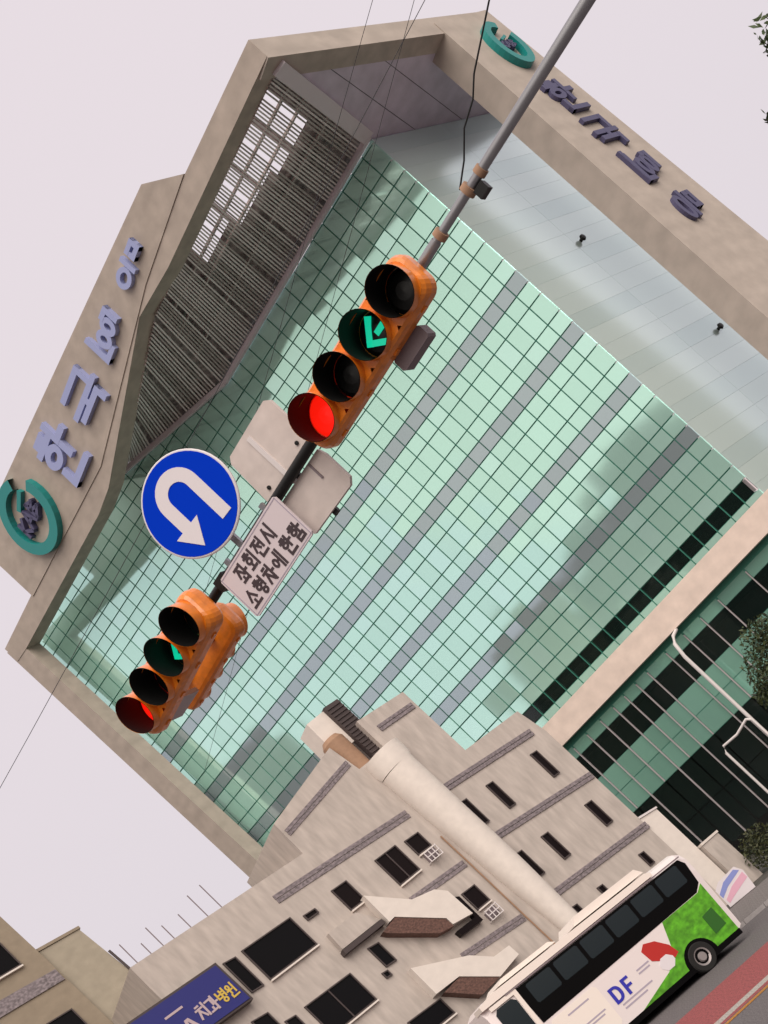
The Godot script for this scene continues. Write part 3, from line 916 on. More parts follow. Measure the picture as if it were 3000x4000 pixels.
	prism(st, KW, poly([[20.7, 1.61], [21.84, 1.5], [21.84, 1.6], [20.7, 1.72]]), -0.45, 0.15)
	part(lw, "coping", st, M.cream_light)

# ---------------------------------------------------------------- buildings at the left
func left_buildings() -> void:
	var ZW := wall(-30, -40, 0.7669, -0.6418, 0.6418, 0.7669)
	var n := thing("tan_building", "tall tan building with dark windows and a grey band at the far left", "building", wp(ZW, 11.0, 2.6, 0))
	var st := new_st()
	prism(st, ZW, poly([[-6, 2], [13.5, 0], [13.16, 16.2], [12.94, 22.3], [-6, 23]]), -6, 0)
	part(n, "wall", st, M.tan_wall)
	st = new_st()
	prism(st, ZW, poly([[9.2, 16.3], [13.12, 15.66], [13.12, 15.16], [9.2, 15.72]]), -0.02, 0.06)
	part(n, "band", st, M.band_grey)
	for q in [[11.35, 17.8, 1.05, 1.1], [9.6, 18.1, 1.1, 1.1], [11.6, 14.3, 0.95, 1.0], [9.7, 14.6, 1.2, 1.0]]:
		window_in(n, ZW, [[q[0], q[1]], [q[0] + q[2], q[1] - 0.14], [q[0] + q[2], q[1] - 0.14 - q[3]], [q[0], q[1] - q[3]]], M.window_blue)
	var m := thing("pale_tan_building", "plain pale tan block between the tall tan building and the low roof", "building", wp(ZW, 14.2, 2.2, -0.2))
	st = new_st()
	prism(st, ZW, poly([[12.6, 0], [15.2, 0], [15.02, 14.0], [14.78, 16.33], [12.6, 16.66]]), -6.2, -0.15)
	part(m, "wall", st, M.tan_wall_pale)
	st = new_st()
	prism(st, ZW, poly([[13.1, 16.6], [14.84, 16.33], [14.84, 16.44], [13.1, 16.72]]), -6.25, -0.1)
	part(m, "coping", st, M.tan_wall)
	st = new_st()
	tube(st, [wp(ZW, 14.98, 15.0, -0.1), wp(ZW, 15.05, 14.0, -0.1), wp(ZW, 15.14, 11.0, -0.1)], [0.05, 0.05, 0.05], 6)
	part(m, "drainpipe", st, M.louvre)
	# blue shop sign
	var s := thing("blue_shop_sign", "long dark blue shop sign with pale and yellow lettering", "sign", wp(KW, 0.6, 9.7, 0.3))
	var tl := Vector2(-1.38, 11.53); var tr := Vector2(2.66, 11.09); var br := Vector2(2.7, 9.35); var bl := Vector2(-1.36, 9.77)
	st = new_st()
	prism(st, KW, PackedVector2Array([tl, tr, br, bl]), 0.05, 0.45)
	part(s, "sign_box", st, M.louvre)
	st = new_st()
	prism(st, KW, PackedVector2Array([tl + Vector2(0.08, -0.09), tr + Vector2(-0.08, -0.08), br + Vector2(-0.08, 0.08), bl + Vector2(0.08, 0.09)]), 0.44, 0.48)
	var face := part(s, "sign_face", st, M.shop_blue)
	st = new_st()
	glyph(st, KW, "chi", 1.02, 9.9, 0.36, 0.5, 0.07, 0.48, 0.5)
	glyph(st, KW, "gwa", 1.42, 9.86, 0.36, 0.5, 0.07, 0.48, 0.5)
	part(face, "pale_lettering", st, M.shop_pale)
	st = new_st()
	glyph(st, KW, "byeong", 1.86, 9.84, 0.32, 0.48, 0.06, 0.48, 0.5)
	glyph(st, KW, "won", 2.22, 9.8, 0.3, 0.48, 0.06, 0.48, 0.5)
	part(face, "yellow_lettering", st, M.shop_yellow)
	st = new_st()
	for q in [[-0.9, 10.5, 0.15, 10.36], [-0.9, 10.34, 0.1, 10.2], [0.2, 10.75, 0.8, 10.7]]:
		stroke(st, KW, Vector2(q[0], q[1]), Vector2(q[2], q[3]), 0.08, 0.48, 0.494)
	part(face, "small_lettering", st, M.shop_pale)
	latin(s, "letter_a", "A", KW, Vector2(0.62, 9.98), 0.49, 0.6, 0.02, M.shop_pale)

# ---------------------------------------------------------------- blocks across the street
func across_the_street() -> void:
	var blocks := [[-12.0, 6.0, 31.0, "brown block across the street, lowest of the row mirrored in the tower"], [6.3, 23.0, 36.0, "brown block across the street, middle of the row mirrored in the tower"], [23.3, 50.0, 43.0, "brown block across the street, tallest of the row mirrored in the tower"], [-64.0, -47.0, 38.0, "brown block across the side street mirrored in the tower's left edge"]]
	for q in blocks:
		var g := ground_y(-60.0)
		var w := wall(-60.0, q[0], 0, 1, 1, 0)
		var o := thing("street_block", q[3], "building", Vector3(-60, g, (q[0] + q[1]) * 0.5), "blocks across the street")
		var wide: float = q[1] - q[0]
		var st := new_st()
		prism(st, w, rect(0, g - 4.0, wide, q[2]), -12, 0)
		part(o, "wall", st, M.dark_brick)
		var nx := int(wide / 3.0)
		var y := g + 3.0
		while y < q[2] - 2.5:
			for i in nx:
				st = new_st()
				prism(st, w, rect(0.7 + i * 3.0, y, 2.7 + i * 3.0, y + 1.7), -0.01, 0.03)
				part(o, "window", st, M.window_blue)
			y += 3.4

# ---------------------------------------------------------------- street pieces
func street() -> void:
	var w := wall(-2.0, -53.0, 1, 0, 0, 1)
	var g := ground_y(-1.3)
	var b := thing("printed_board", "white board with blue and pink print standing behind the bus", "board", Vector3(-1.3, g, -53.0))
	var st := new_st()
	prism(st, w, poly([[0.0, -0.62], [1.22, -0.78], [1.36, 0.0], [1.2, 0.34], [0.35, 0.36], [0.05, 0.2]]), -0.05, 0.0)
	var f := part(b, "face", st, M.sign_white)
	st = new_st()
	prism(st, w, poly([[0.06, 0.0], [0.5, 0.22], [1.1, 0.28], [1.25, 0.1], [0.5, -0.02], [0.06, -0.2]]), 0.0, 0.006)
	part(f, "blue_print", st, M.print_blue, false)
	st = new_st()
	prism(st, w, poly([[0.1, -0.32], [0.6, -0.12], [1.28, -0.02], [1.28, -0.3], [0.5, -0.42], [0.1, -0.5]]), 0.0, 0.006)
	part(f, "pink_print", st, M.print_pink, false)
	for x in [0.25, 1.0]:
		st = new_st()
		bar(st, Vector3(-2.0 + x, ground_y(-2.0 + x), -53.12), Vector3(-2.0 + x, 0.1, -53.06), 0.05, 0.05, Vector3.FORWARD)
		part(b, "leg", st, M.box_grey)

# ---------------------------------------------------------------- bus
func bus() -> void:
	var o := BUS_O
	o.y = ground_y(o.x)
	var d := BUS_D + Vector3.UP * (-0.165 * BUS_D.x)
	d = d.normalized()
	var n := BUS_N
	var up := n.cross(d).normalized()
	if up.y < 0: up = -up
	# a frame lying in the bus side: along the bus, up the bus, out towards the street
	var w := [o, d, up, up.cross(d).normalized() * (1.0 if up.cross(d).dot(n) > 0 else -1.0)]
	var t := thing("small_bus", "small bus with dark window band, white side and green rear panel", "bus", o)
	# body shell: cross-section swept along the length
	var W := 2.25
	var sec := [[0.0, 0.34], [0.0, 2.6], [-0.05, 3.1], [-0.22, 3.34], [-0.5, 3.42], [-W + 0.5, 3.42], [-W + 0.22, 3.34], [-W + 0.05, 3.1], [-W, 2.6], [-W, 0.34]]
	var st := new_st()
	var xs := [0.12, 0.4, 8.0, 8.22]
	var shrink := [0.10, 0.0, 0.0, 0.08]
	var rings := []
	for i in xs.size():
		var r := []
		for q in sec:
			var zz: float = lerpf(q[0], -W * 0.5, shrink[i] * 0.6); var yy: float = lerpf(q[1], 1.8, shrink[i])
			r.append(wp(w, xs[i], yy, zz))
		rings.append(r)
	for i in xs.size() - 1:
		for k in sec.size():
			var k2 := (k + 1) % sec.size()
			var a: Vector3 = rings[i][k]; var b: Vector3 = rings[i][k2]; var c: Vector3 = rings[i + 1][k2]; var e: Vector3 = rings[i + 1][k]
			var nn := (b - a).cross(e - a).normalized()
			var ctr := wp(w, (xs[i] + xs[i + 1]) * 0.5, 1.9, -W * 0.5)
			if nn.dot((a + c) * 0.5 - ctr) < 0: nn = -nn
			quad(st, a, b, c, e, nn)
	for i in [0, xs.size() - 1]:
		for k in range(1, sec.size() - 1):
			tri(st, rings[i][0], rings[i][k], rings[i][k + 1], w[1] * (-1.0 if i == 0 else 1.0))
	part(t, "body", st, M.bus_white)
	# dark window band with separate panes
	st = new_st()
	prism(st, w, poly([[1.3, 1.92], [7.7, 2.0], [7.98, 2.2], [8.05, 2.9], [7.9, 3.12], [1.25, 3.12]]), -0.02, 0.012)
	part(t, "window_band", st, M.bus_black)
	for k in 6:
		st = new_st()
		var x0 := 1.55 + k * 1.05
		prism(st, w, crect(x0, 2.42, x0 + 0.92, 3.05, 0.05), 0.0, 0.02)
		part(t, "window", st, M.bus_glass)
	# windscreen corner and door glass at the front end
	st = new_st()
	prism(st, w, crect(0.35, 1.2, 1.1, 3.0, 0.12), -0.01, 0.014)
	part(t, "door_glass", st, M.bus_glass)
	st = new_st()
	prism(st, w, poly([[1.12, 0.9], [1.26, 0.9], [1.26, 3.16], [0.3, 3.16], [0.3, 3.04], [1.12, 3.04]]), -0.01, 0.03)
	part(t, "door_frame", st, M.bus_cream)
	# roof edge moulding and roof unit
	st = new_st()
	prism(st, w, poly([[0.1, 3.2], [6.9, 3.22], [6.9, 3.34], [6.7, 3.42], [0.6, 3.44], [0.1, 3.34]]), -0.6, 0.03)
	part(t, "roof_moulding", st, M.bus_cream)
	st = new_st()
	prism(st, w, poly([[3.9, 3.48], [6.8, 3.48], [6.6, 3.72], [4.1, 3.72]]), -1.6, -0.12)
	part(t, "roof_unit", st, M.bus_cream)
	st = new_st()
	prism(st, w, poly([[1.0, 3.49], [3.2, 3.49], [3.0, 3.62], [1.2, 3.62]]), -1.6, -0.2)
	part(t, "roof_unit", st, M.bus_cream)
	st = new_st()
	prism(st, w, rect(0.9, 3.15, 8.0, 3.19), 0.0, 0.05)
	part(t, "gutter", st, M.box_grey)
	# printed sides
	st = new_st()
	prism(st, w, poly([[6.15, 1.97], [7.72, 1.98], [8.0, 2.15], [8.02, 0.4], [3.9, 0.4], [5.3, 0.75], [5.85, 1.2]]), 0.0, 0.009)
	part(t, "green_panel", st, M.bus_green)
	st = new_st()
	prism(st, w, poly([[7.3, 1.35], [7.75, 1.4], [7.8, 0.75], [7.3, 0.7]]), 0.009, 0.02)
	part(t, "green_grille", st, M.bus_green_dark)
	st = new_st()
	prism(st, w, poly([[5.0, 1.7], [5.2, 1.84], [5.55, 1.7], [5.85, 1.35], [5.95, 1.02], [5.75, 0.95], [5.55, 1.2], [5.3, 1.15], [5.08, 1.3]]), 0.0, 0.012)
	part(t, "red_print", st, M.bus_red)
	st = new_st()
	prism(st, w, crect(5.18, 0.78, 5.72, 1.2, 0.15), 0.0, 0.013)
	part(t, "white_print", st, M.sign_white)
	latin(t, "side_lettering", "DF", w, Vector2(3.75, 1.22), 0.012, 0.5, 0.01, M.bus_blue)
	for q in [[4.5, 1.35, 5.0], [4.5, 1.24, 4.95], [3.5, 0.86, 4.7], [3.5, 0.74, 4.4], [2.0, 1.62, 2.8], [2.1, 1.1, 3.0], [2.1, 1.0, 2.9]]:
		st = new_st()
		prism(st, w, rect(q[0], q[1], q[2], q[1] + 0.05), 0.0, 0.007)
		part(t, "print_line", st, M.print_grey)
	st = new_st()
	prism(st, w, crect(1.45, 0.5, 3.2, 1.84, 0.1), 0.0, 0.004)
	part(t, "side_poster", st, M.bus_cream)
	st = new_st()
	prism(st, w, poly([[0.4, 0.22], [8.05, 0.22], [8.05, 0.4], [0.4, 0.4]]), -W + 0.1, 0.006)
	part(t, "skirt", st, M.bus_black)
	# wheels in dark arches
	for x in [1.75, 6.45]:
		st = new_st()
		var arch := PackedVector2Array()
		for k in 17:
			var a := PI * k / 16.0
			arch.append(Vector2(x + cos(a) * 0.62, 0.4 + sin(a) * 0.62))
		prism(st, w, arch, -0.05, 0.016)
		part(t, "wheel_arch", st, M.bus_black)
		st = new_st()
		lathe(st, wp(w, x, 0.465, -0.24), w[3], [[0.0, 0.0], [0.44, 0.0], [0.465, 0.04], [0.465, 0.25], [0.43, 0.285], [0.28, 0.28], [0.27, 0.24]], 26)
		var wh := part(t, "wheel", st, M.tyre)
		st = new_st()
		lathe(st, wp(w, x, 0.465, -0.24), w[3], [[0.28, 0.275], [0.2, 0.24], [0.16, 0.24], [0.13, 0.3], [0.0, 0.3]], 20)
		part(wh, "rim", st, M.rim, false)

# ---------------------------------------------------------------- signals and signs on the mast arm
const ARM_O := Vector3(-1.311, 7.0207, -10.046)
const ARM_D := Vector3(0.88838, 0, 0.4591)
const ARM_N := Vector3(-0.4591, 0, 0.88838)

func signal_head(called: String, label: String, at: Vector3, turn: float, lit: bool) -> Node3D:
	var t := thing(called, label, "traffic light", at, "signal heads on the mast arm")
	t.rotation.y = turn
	var w := [Vector3.ZERO, Vector3.RIGHT, Vector3.UP, Vector3.BACK]
	# housing: rounded box
	var st := new_st()
	var half := 0.71; var hy := 0.182
	var outline := PackedVector2Array()
	for c in [[half - 0.1, hy - 0.1, 0.0], [-half + 0.1, hy - 0.1, PI * 0.5], [-half + 0.1, -hy + 0.1, PI], [half - 0.1, -hy + 0.1, PI * 1.5]]:
		for k in 6:
			var a: float = c[2] + PI * 0.5 * k / 5.0
			outline.append(Vector2(c[0] + cos(a) * 0.1, c[1] + sin(a) * 0.1))
	var layers := [[0.84, 0.03], [0.95, 0.04], [1.0, 0.07], [1.0, 0.14], [0.96, 0.18], [0.90, 0.2]]
	for i in layers.size() - 1:
		for k in outline.size():
			var a2 := outline[k]; var b2 := outline[(k + 1) % outline.size()]
			var e := (b2 - a2).normalized()
			var n3 := Vector3(e.y, -e.x, 0)
			var dz: float = layers[i + 1][1] - layers[i][1]; var dk: float = (layers[i + 1][0] - layers[i][0]) * 0.3
			n3 = (n3 * dz - Vector3.BACK * dk).normalized()
			quad(st, inset(a2, layers[i]), inset(b2, layers[i]), inset(b2, layers[i + 1]), inset(a2, layers[i + 1]), n3)
	for k in range(1, outline.size() - 1):
		tri(st, inset(outline[0], layers[0]), inset(outline[k], layers[0]), inset(outline[k + 1], layers[0]), Vector3.FORWARD)
	# front plate with a round opening for each lamp
	var face := PackedVector2Array()
	for q in outline:
		var v3 := inset(q, layers[-1])
		face.append(Vector2(v3.x, v3.y))
	for k in 4:
		var cxx := (1.5 - k) * 0.345
		var cell := rect(cxx - 0.1725 if k < 3 else -1.0, -0.4, cxx + 0.1725 if k > 0 else 1.0, 0.4)
		var cut: PackedVector2Array = Geometry2D.intersect_polygons(face, cell)[0]
		var nn := 40
		for j in nn:
			var q0 := ray_edge(cut, Vector2(cxx, 0), TAU * j / nn); var q1 := ray_edge(cut, Vector2(cxx, 0), TAU * (j + 1) / nn)
			var c0 := Vector2(cxx, 0) + Vector2.from_angle(TAU * j / nn) * 0.163; var c1 := Vector2(cxx, 0) + Vector2.from_angle(TAU * (j + 1) / nn) * 0.163
			quad(st, Vector3(q0.x, q0.y, 0.2), Vector3(q1.x, q1.y, 0.2), Vector3(c1.x, c1.y, 0.2), Vector3(c0.x, c0.y, 0.2), Vector3.BACK)
	part(t, "housing", st, M.orange, false)
	for x in [-0.34, 0.34]:
		st = new_st()
		box(st, Vector3(x, 0.03, -0.01), Vector3(0.07, 0.1, 0.1))
		part(t, "bracket", st, M.mast_dark, false)
	# lid seams and latches along the lower edge
	for x in [-0.5175, -0.1725, 0.1725, 0.5175]:
		st = new_st()
		box(st, Vector3(x, -hy - 0.004, 0.11), Vector3(0.05, 0.014, 0.035))
		part(t, "latch", st, M.orange, false)
	for k in 4:
		var x := (1.5 - k) * 0.345
		var c := Vector3(x, 0, 0.07)
		# hood: a tube cut back at the bottom
		var lens_st := new_st()
		lathe(lens_st, c, Vector3.BACK, [[0.152, 0.004], [0.12, 0.028], [0.06, 0.042], [0.0, 0.046]], 24)
		var m: Material = M.lens_dark
		if k == 3 and lit: m = M.lens_red
		var lens := part(t, "lens", lens_st, m, false)
		if k == 3: lens.set_meta("label", "lit red lens")
		if k == 1:
			# green arrow of small lamps, pointing left
			st = new_st()
			for q in [[-0.085, 0.0, 0.03, 0.105], [-0.085, 0.0, 0.03, -0.105], [0.02, 0.0, 0.085, 0.0]]:
				stroke(st, [c + Vector3(0, 0, 0.03), Vector3.RIGHT, Vector3.UP, Vector3.BACK], Vector2(q[0], q[1]), Vector2(q[2], q[3]), 0.042, 0.0, 0.022)
			var ar := part(lens, "green_arrow", st, M.lens_green, false)
			ar.set_meta("label", "lit green arrow")
		st = new_st(); hood(st, c, 0.1655, 1.0)
		var v := part(t, "visor", st, M.orange, false)
		st = new_st(); hood(st, c, 0.161, -1.0)
		part(v, "visor_lining", st, M.visor_black, false)
	return t

func ray_edge(p: PackedVector2Array, c: Vector2, a: float) -> Vector2:
	var far := c + Vector2.from_angle(a) * 3.0
	for i in p.size():
		var h = Geometry2D.segment_intersects_segment(c, far, p[i], p[(i + 1) % p.size()])
		if h != null: return h
	return c

func inset(p: Vector2, l: Array) -> Vector3:
	var sx: float = signf(p.x) * (absf(p.x) - (1.0 - l[0]) * 0.3)
	var sy: float = signf(p.y) * maxf(absf(p.y) - (1.0 - l[0]) * 0.3, 0.0)
	return Vector3(sx, sy, l[1])

func hood(st: SurfaceTool, c: Vector3, r: float, side: float) -> void:
	var sides := 30
	for k in sides:
		var a0 := TAU * k / sides; var a1 := TAU * (k + 1) / sides
		var e0 := Vector3(cos(a0), sin(a0), 0); var e1 := Vector3(cos(a1), sin(a1), 0)
		var l0 := 0.225 + 0.035 * sin(a0); var l1 := 0.225 + 0.035 * sin(a1)
		var z := Vector3.BACK
		smooth(st, [c + e0 * r, c + e1 * r, c + e1 * r + z * l1], [e0 * side, e1 * side, e1 * side])
		smooth(st, [c + e0 * r, c + e1 * r + z * l1, c + e0 * r + z * l0], [e0 * side, e1 * side, e0 * side])

func arm_pt(s: float, dy := 0.0, off := 0.0) -> Vector3:
	return ARM_O + ARM_D * s + Vector3.UP * dy + ARM_N * off

func signals() -> void:
	var turn := atan2(ARM_N.x, ARM_N.z)
	var base := arm_pt(9.5, 0, -0.05)
	base.y = ground_y(base.x)
	var mast := thing("signal_mast", "grey metal mast arm reaching in from the right across the tower", "mast", base)
	var st := new_st()
	tube(st, [base, Vector3(base.x, 7.3, base.z)], [0.13, 0.10], 16)
	part(mast, "pole", st, M.mast)
	st = new_st()
	tube(st, [arm_pt(9.5, 0.0, -0.05), arm_pt(5.0, 0.0, -0.05), arm_pt(3.15, 0.0, -0.05)], [0.055, 0.042, 0.030], 14)
	part(mast, "arm", st, M.mast)
	st = new_st()
	tube(st, [arm_pt(3.15, 0.0, -0.05), arm_pt(1.6, 0.0, -0.05)], [0.036, 0.036], 12)
	part(mast, "arm_sleeve", st, M.mast)
	st = new_st()
	tube(st, [arm_pt(1.65, -0.01, -0.05), arm_pt(-1.25, 0.0, -0.05)], [0.042, 0.036], 12)
	part(mast, "arm_end", st, M.mast_dark)
	for q in [[3.54, 0.055], [3.68, 0.045], [3.2, 0.05]]:
		st = new_st()
		tube(st, [arm_pt(q[0] - 0.025, 0, -0.05), arm_pt(q[0] + 0.025, 0, -0.05)], [q[1], q[1]], 12)
		part(mast, "clamp", st, M.tank)
	st = new_st()
	box(st, arm_pt(3.6, -0.08, -0.05), Vector3(0.09, 0.07, 0.06), Basis(Vector3.UP, turn))
	part(mast, "junction_box", st, M.mast_dark)
	st = new_st()
	tube(st, [arm_pt(3.5, 0.05, -0.05), arm_pt(3.66, 0.13, -0.05), arm_pt(3.81, 0.24, -0.05), arm_pt(3.98, 0.29, -0.05), arm_pt(4.1, 0.37, -0.05), arm_pt(4.9, 0.7, -0.05), arm_pt(9.5, 0.9, -0.05)], [0.006, 0.006, 0.006, 0.006, 0.006, 0.006, 0.006], 6)
	part(mast, "stay_cable", st, M.mast_dark)
	st = new_st()
	tube(st, [Vector3(base.x, 7.3, base.z), Vector3(base.x, 8.0, base.z)], [0.10, 0.09], 12)
	part(mast, "pole_top", st, M.mast)

	signal_head("traffic_light", "nearer four-lamp orange signal head with lit green arrow and red lamp", arm_pt(2.29, -0.06, 0.0), turn, true)
	signal_head("traffic_light", "further four-lamp orange signal head at the end of the mast arm", arm_pt(-0.63, -0.08, 0.0), turn - 0.16, true)
	var rear := signal_head("traffic_light", "orange signal head seen from below behind the further signal head", arm_pt(-0.78, -0.06, -0.30), turn + PI - 0.1, false)
	rear.scale = Vector3(0.72, 0.9, 0.8)
	# brackets of the end heads
	st = new_st()
	box(st, arm_pt(0.13, -0.02, -0.03), Vector3(0.12, 0.1, 0.1), Basis(Vector3.UP, turn))
	part(mast, "head_bracket", st, M.mast_dark)
	st = new_st()
	box(st, arm_pt(-1.1, -0.2, -0.16), Vector3(0.3, 0.04, 0.2), Basis(Vector3.UP, turn))
	part(mast, "head_bracket", st, M.mast)

	# U-turn sign: blue disc with a white arrow
	var w := [arm_pt(0, 0, 0) - Vector3.UP * ARM_O.y, ARM_D, Vector3.UP, ARM_N]
	var u := thing("u_turn_sign", "round blue sign with a white u-turn arrow", "sign", wp(w, 0.48, 7.02, 0.0))
	# the disc is turned a little towards the road
	var dn := ARM_N.rotated(Vector3.UP, 0.22)
	var dw := [wp(w, 0.47, 7.50, 0.06), ARM_D.rotated(Vector3.UP, 0.22), Vector3.UP, dn]
	st = new_st()
	lathe(st, dw[0], dn, [[0.0, -0.012], [0.392, -0.012], [0.4, -0.006], [0.4, 0.006], [0.392, 0.012], [0.0, 0.012]], 48)
	part(u, "disc", st, M.sign_white)
	st = new_st()
	lathe(st, dw[0], dn, [[0.383, 0.0125], [0.383, 0.016], [0.0, 0.016]], 48)
	part(u, "blue_face", st, M.sign_blue)
	st = new_st()
	var pth := PackedVector2Array()
	var band := 0.105
	# up the right, over, and down the left with an arrow head
	var ro := 0.20; var ri := ro - band; var cx := 0.0; var cy := 0.10
	prism(st, dw, rect(cx + ri, -0.27, cx + ro, cy), 0.016, 0.020)
	for k in 16:
		var a := PI * k / 16.0; var b := PI * (k + 1) / 16.0
		prism(st, dw, PackedVector2Array([Vector2(cx + cos(a) * ri, cy + sin(a) * ri), Vector2(cx + cos(a) * ro, cy + sin(a) * ro), Vector2(cx + cos(b) * ro, cy + sin(b) * ro), Vector2(cx + cos(b) * ri, cy + sin(b) * ri)]), 0.016, 0.020, false)
	prism(st, dw, rect(cx - ro, -0.10, cx - ri, cy), 0.016, 0.020)
	prism(st, dw, poly([[cx - ro - 0.075, -0.095], [cx - ri + 0.075, -0.095], [cx - (ro + ri) * 0.5, -0.285]]), 0.016, 0.0205)
	part(u, "white_arrow", st, M.sign_white)
	st = new_st()
	bar(st, wp(w, 0.47, 6.98, -0.02), wp(w, 0.47, 7.75, 0.02), 0.05, 0.03, ARM_N)
	part(u, "bracket", st, M.mast)

	# text plate under the disc
	var p := thing("text_plate", "white plate with two lines of dark lettering below the u-turn sign", "sign", wp(w, 0.57, 6.6, 0.06))
	st = new_st()
	prism(st, w, crect(0.15, 6.6, 1.0, 7.0, 0.02), 0.04, 0.055)
	var pl := part(p, "plate", st, M.plate)
	st = new_st()
	var rim := [[0.165, 6.615, 0.985, 6.615], [0.985, 6.615, 0.985, 6.985], [0.985, 6.985, 0.165, 6.985], [0.165, 6.985, 0.165, 6.615]]
	for q in rim: stroke(st, w, Vector2(q[0], q[1]), Vector2(q[2], q[3]), 0.007, 0.055, 0.057)
	part(pl, "border", st, M.print_grey, false)
	var lines := [["jwa", 0.30, 6.82], ["hoe", 0.43, 6.82], ["jeon", 0.56, 6.82], ["si", 0.69, 6.82], ["so", 0.205, 6.645], ["hyeong", 0.33, 6.645], ["cha", 0.455, 6.645], ["ee", 0.58, 6.645], ["han", 0.74, 6.645], ["ham", 0.865, 6.645]]
	for q in lines:
		st = new_st()
		glyph(st, w, q[0], q[1], q[2], 0.097, 0.13, 0.020, 0.055, 0.058)
		part(pl, "letter", st, M.plate_text, false)
	for x in [0.3, 0.85]:
		st = new_st()
		bar(st, wp(w, x, 6.7, 0.02), wp(w, x, 7.06, 0.02), 0.04, 0.03, ARM_N)
		part(p, "bracket", st, M.mast)

	# backs of two signs facing the other road
	var s1 := thing("sign_back", "blank white back of the sign above the mast arm beside the blue disc", "sign", wp(w, 1.15, 7.02, -0.1), "blank sign backs on the mast arm")
	st = new_st()
	prism(st, w, poly([[0.84, 7.07], [1.42, 7.06], [1.46, 7.1], [1.46, 7.46], [1.42, 7.5], [0.90, 7.5], [0.86, 7.46]]), -0.12, -0.09)
	part(s1, "panel", st, M.panel_back)
	st = new_st()
	bar(st, wp(w, 1.12, 6.98, -0.09), wp(w, 1.12, 7.45, -0.09), 0.04, 0.02, ARM_N)
	part(s1, "rail", st, M.frame_white)
	for q in [[1.36, 7.12], [0.94, 7.12]]:
		st = new_st()
		lathe(st, wp(w, q[0], q[1], -0.09), ARM_N, [[0.016, 0.0], [0.016, 0.012], [0.0, 0.014]], 8)
		part(s1, "bolt", st, M.mast_dark)
	var s2 := thing("sign_back", "blank white back of the smaller sign below the mast arm", "sign", wp(w, 1.15, 6.66, -0.1), "blank sign backs on the mast arm")
	st = new_st()
	prism(st, w, poly([[0.88, 6.98], [1.43, 6.97], [1.45, 6.9], [1.45, 6.66], [1.40, 6.62], [0.92, 6.64], [0.88, 6.7]]), -0.12, -0.09)
	part(s2, "panel", st, M.panel_back)
	st = new_st()
	bar(st, wp(w, 1.3, 6.82, -0.085), wp(w, 1.3, 6.96, -0.085), 0.016, 0.012, ARM_N)
	part(s2, "seam", st, M.box_grey)
	st = new_st()
	bar(st, wp(w, 1.15, 6.6, -0.13), wp(w, 1.15, 7.04, -0.13), 0.05, 0.03, ARM_N)
	part(s2, "bracket", st, M.mast_dark)

	# small grey box hung below the near head
	var bx := thing("hanging_control_box", "small grey box hanging under the nearer signal head", "box", wp(w, 2.5, 6.68, 0.0))
	st = new_st()
	prism(st, w, crect(2.37, 6.68, 2.68, 6.79, 0.015), -0.06, 0.05)
	part(bx, "box", st, M.box_grey)
	st = new_st()
	tube(st, [wp(w, 2.42, 6.78, 0.0), wp(w, 2.4, 6.87, 0.0), wp(w, 2.4, 7.0, -0.03)], [0.01, 0.01, 0.01], 6)
	part(bx, "hanger", st, M.mast_dark)

# ---------------------------------------------------------------- overhead wires
func wires() -> void:
	var list := [
		["overhead wire running from the top edge past the tower's roof corner", Vector3(30.0, 21.0, -19.0), Vector3(-30.0, 14.5, -40.0), 0.008, 0.5],
		["thin overhead wire crossing the grey underside of the tower's canopy", Vector3(14.3, 14.5, -8.0), Vector3(-8.0, 14.5, -35.2), 0.0045, 0.0],
		["overhead wire nearest the mast arm, crossing the canopy's grey underside", Vector3(15.05, 14.76, -8.0), Vector3(-8.1, 13.0, -35.2), 0.0045, 0.0],
	]
	for q in list:
		var mid: Vector3 = (q[1] + q[2]) * 0.5
		var o := thing("overhead_wire", q[0], "wire", q[1])
		var st := new_st()
		var pts := []; var rr := []
		for k in 13:
			var f := k / 12.0
			pts.append(q[1].lerp(q[2], f) + Vector3.DOWN * q[4] * (1.0 - pow(2.0 * f - 1.0, 2.0)))
			rr.append(q[3])
		tube(st, pts, rr, 5)
		part(o, "cable", st, M.wire)

# ---------------------------------------------------------------- plants
func leaf_cloud(st: SurfaceTool, c: Vector3, r: Vector3, count: int, size: float, dark: Color, light: Color) -> void:
	for i in count:
		var v := Vector3(rng.randfn(), rng.randfn(), rng.randfn()).normalized() * pow(rng.randf(), 0.45)
		var p := c + v * r
		var a := Vector3(rng.randfn(), rng.randfn(), rng.randfn()).normalized()
		var b := a.cross(Vector3(rng.randfn(), rng.randfn(), rng.randfn())).normalized()
		var n := a.cross(b).normalized()
		var s := size * rng.randf_range(0.6, 1.3)
		st.set_color(dark.lerp(light, rng.randf()))
		quad(st, p - a * s, p + b * s * 0.4, p + a * s, p - b * s * 0.4, n)

func tree(called: String, label: String, base: Vector3, height: float, clumps: Array, size: float, count: int, dark: Color, light: Color) -> void:
	var t := thing(called, label, "tree", base)
	var st := new_st()
	var top := base + Vector3.UP * height
	tube(st, [base, base.lerp(top, 0.4) + Vector3(0.1, 0, 0), top], [height * 0.035, height * 0.026, height * 0.012], 10)
	for c in clumps:
		var from := base.lerp(top, clampf((c[0].y - base.y) / height * 0.7, 0.25, 0.95))
		tube(st, [from, from.lerp(c[0], 0.5) + Vector3.UP * 0.15, c[0]], [height * 0.006, height * 0.002, height * 0.0008], 6)
	part(t, "trunk", st, M.bark)
	st = new_st()
	for c in clumps: leaf_cloud(st, c[0], c[1], int(count * c[2]), size, dark, light)
	part(t, "crown", st, M.leaf)

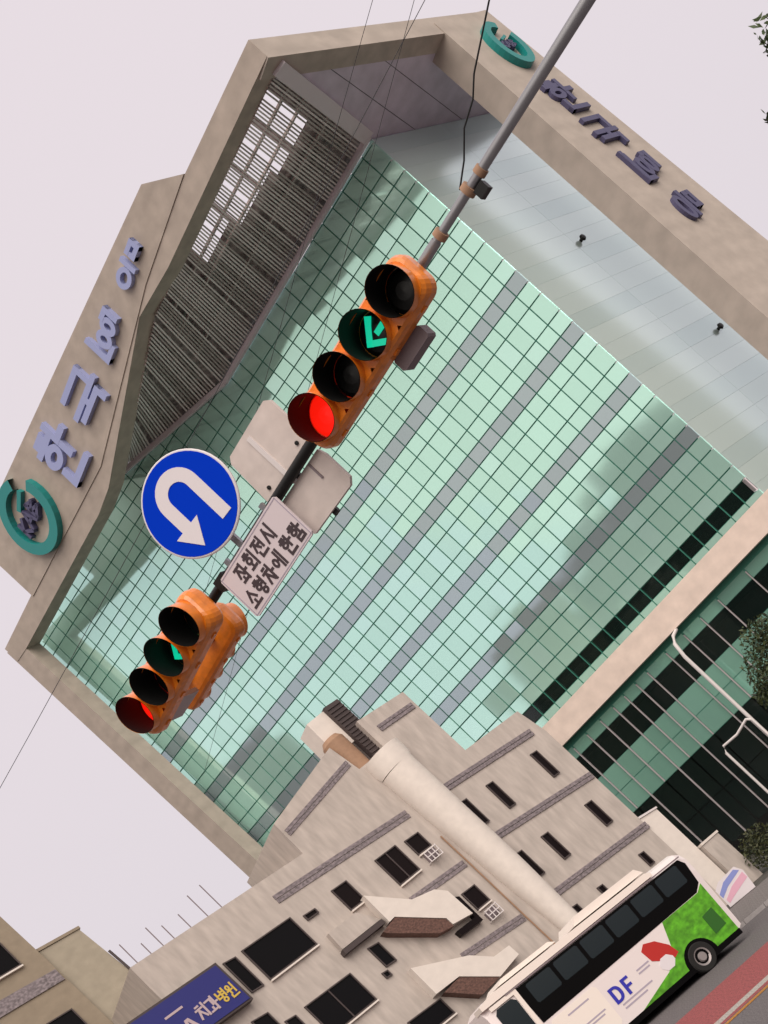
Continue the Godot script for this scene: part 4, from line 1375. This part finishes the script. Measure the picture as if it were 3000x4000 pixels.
func greenery() -> void:
	var dark := Color(0.012, 0.020, 0.008); var light := Color(0.055, 0.075, 0.02)
	# street tree at the right edge, before the podium glass
	var b := Vector3(6.6, ground_y(6.6), -52.0)
	tree("street_tree", "dark leafy street tree in front of the tower's lower glass", b, 5.2, [
		[Vector3(5.5, 4.5, -52.0), Vector3(0.9, 1.0, 1.0), 1.0], [Vector3(6.3, 5.4, -52.2), Vector3(1.0, 0.9, 1.1), 1.2],
		[Vector3(6.9, 4.6, -51.8), Vector3(1.3, 1.1, 1.1), 1.2], [Vector3(4.9, 3.9, -51.9), Vector3(0.6, 0.6, 0.7), 0.6], [Vector3(5.7, 3.4, -52.0), Vector3(1.0, 0.8, 0.9), 0.9]], 0.11, 620, dark, light)
	# tree whose twigs hang into the top right corner
	var nb := Vector3(8.6, ground_y(8.6), -14.0)
	tree("overhanging_tree", "green twigs hanging into the top right corner of the picture", nb, 8.0, [
		[Vector3(6.85, 8.55, -15.0), Vector3(0.16, 0.2, 0.25), 0.9], [Vector3(6.7, 8.4, -15.0), Vector3(0.10, 0.12, 0.12), 0.4],
		[Vector3(6.2, 7.93, -15.2), Vector3(0.08, 0.1, 0.1), 0.3],
		[Vector3(8.0, 8.8, -14.6), Vector3(0.6, 0.8, 0.9), 6.0], [Vector3(9.2, 8.4, -14.0), Vector3(1.2, 1.0, 1.2), 8.0]], 0.06, 60, Color(0.03, 0.05, 0.02), Color(0.10, 0.14, 0.05))
	# bushes by the garden wall
	var list := [["round dark bush beside the low beige garden wall", Vector3(0.55, 0, -58.0), Vector3(1.0, 0.95, 0.9)], ["olive hedge bush at the right edge below the dark glass", Vector3(2.6, 0, -59.0), Vector3(1.2, 0.9, 1.0)]]
	for q in list:
		var bp: Vector3 = q[1]
		bp.y = ground_y(bp.x)
		var t := thing("bush", q[0], "bush", bp, "bushes by the garden wall")
		var st := new_st()
		tube(st, [bp, bp + Vector3.UP * 0.7], [0.06, 0.03], 6)
		part(t, "stem", st, M.bark)
		st = new_st()
		leaf_cloud(st, bp + Vector3.UP * q[2].y * 1.05, q[2], 1100, 0.1, dark, Color(0.08, 0.085, 0.03))
		part(t, "foliage", st, M.leaf)
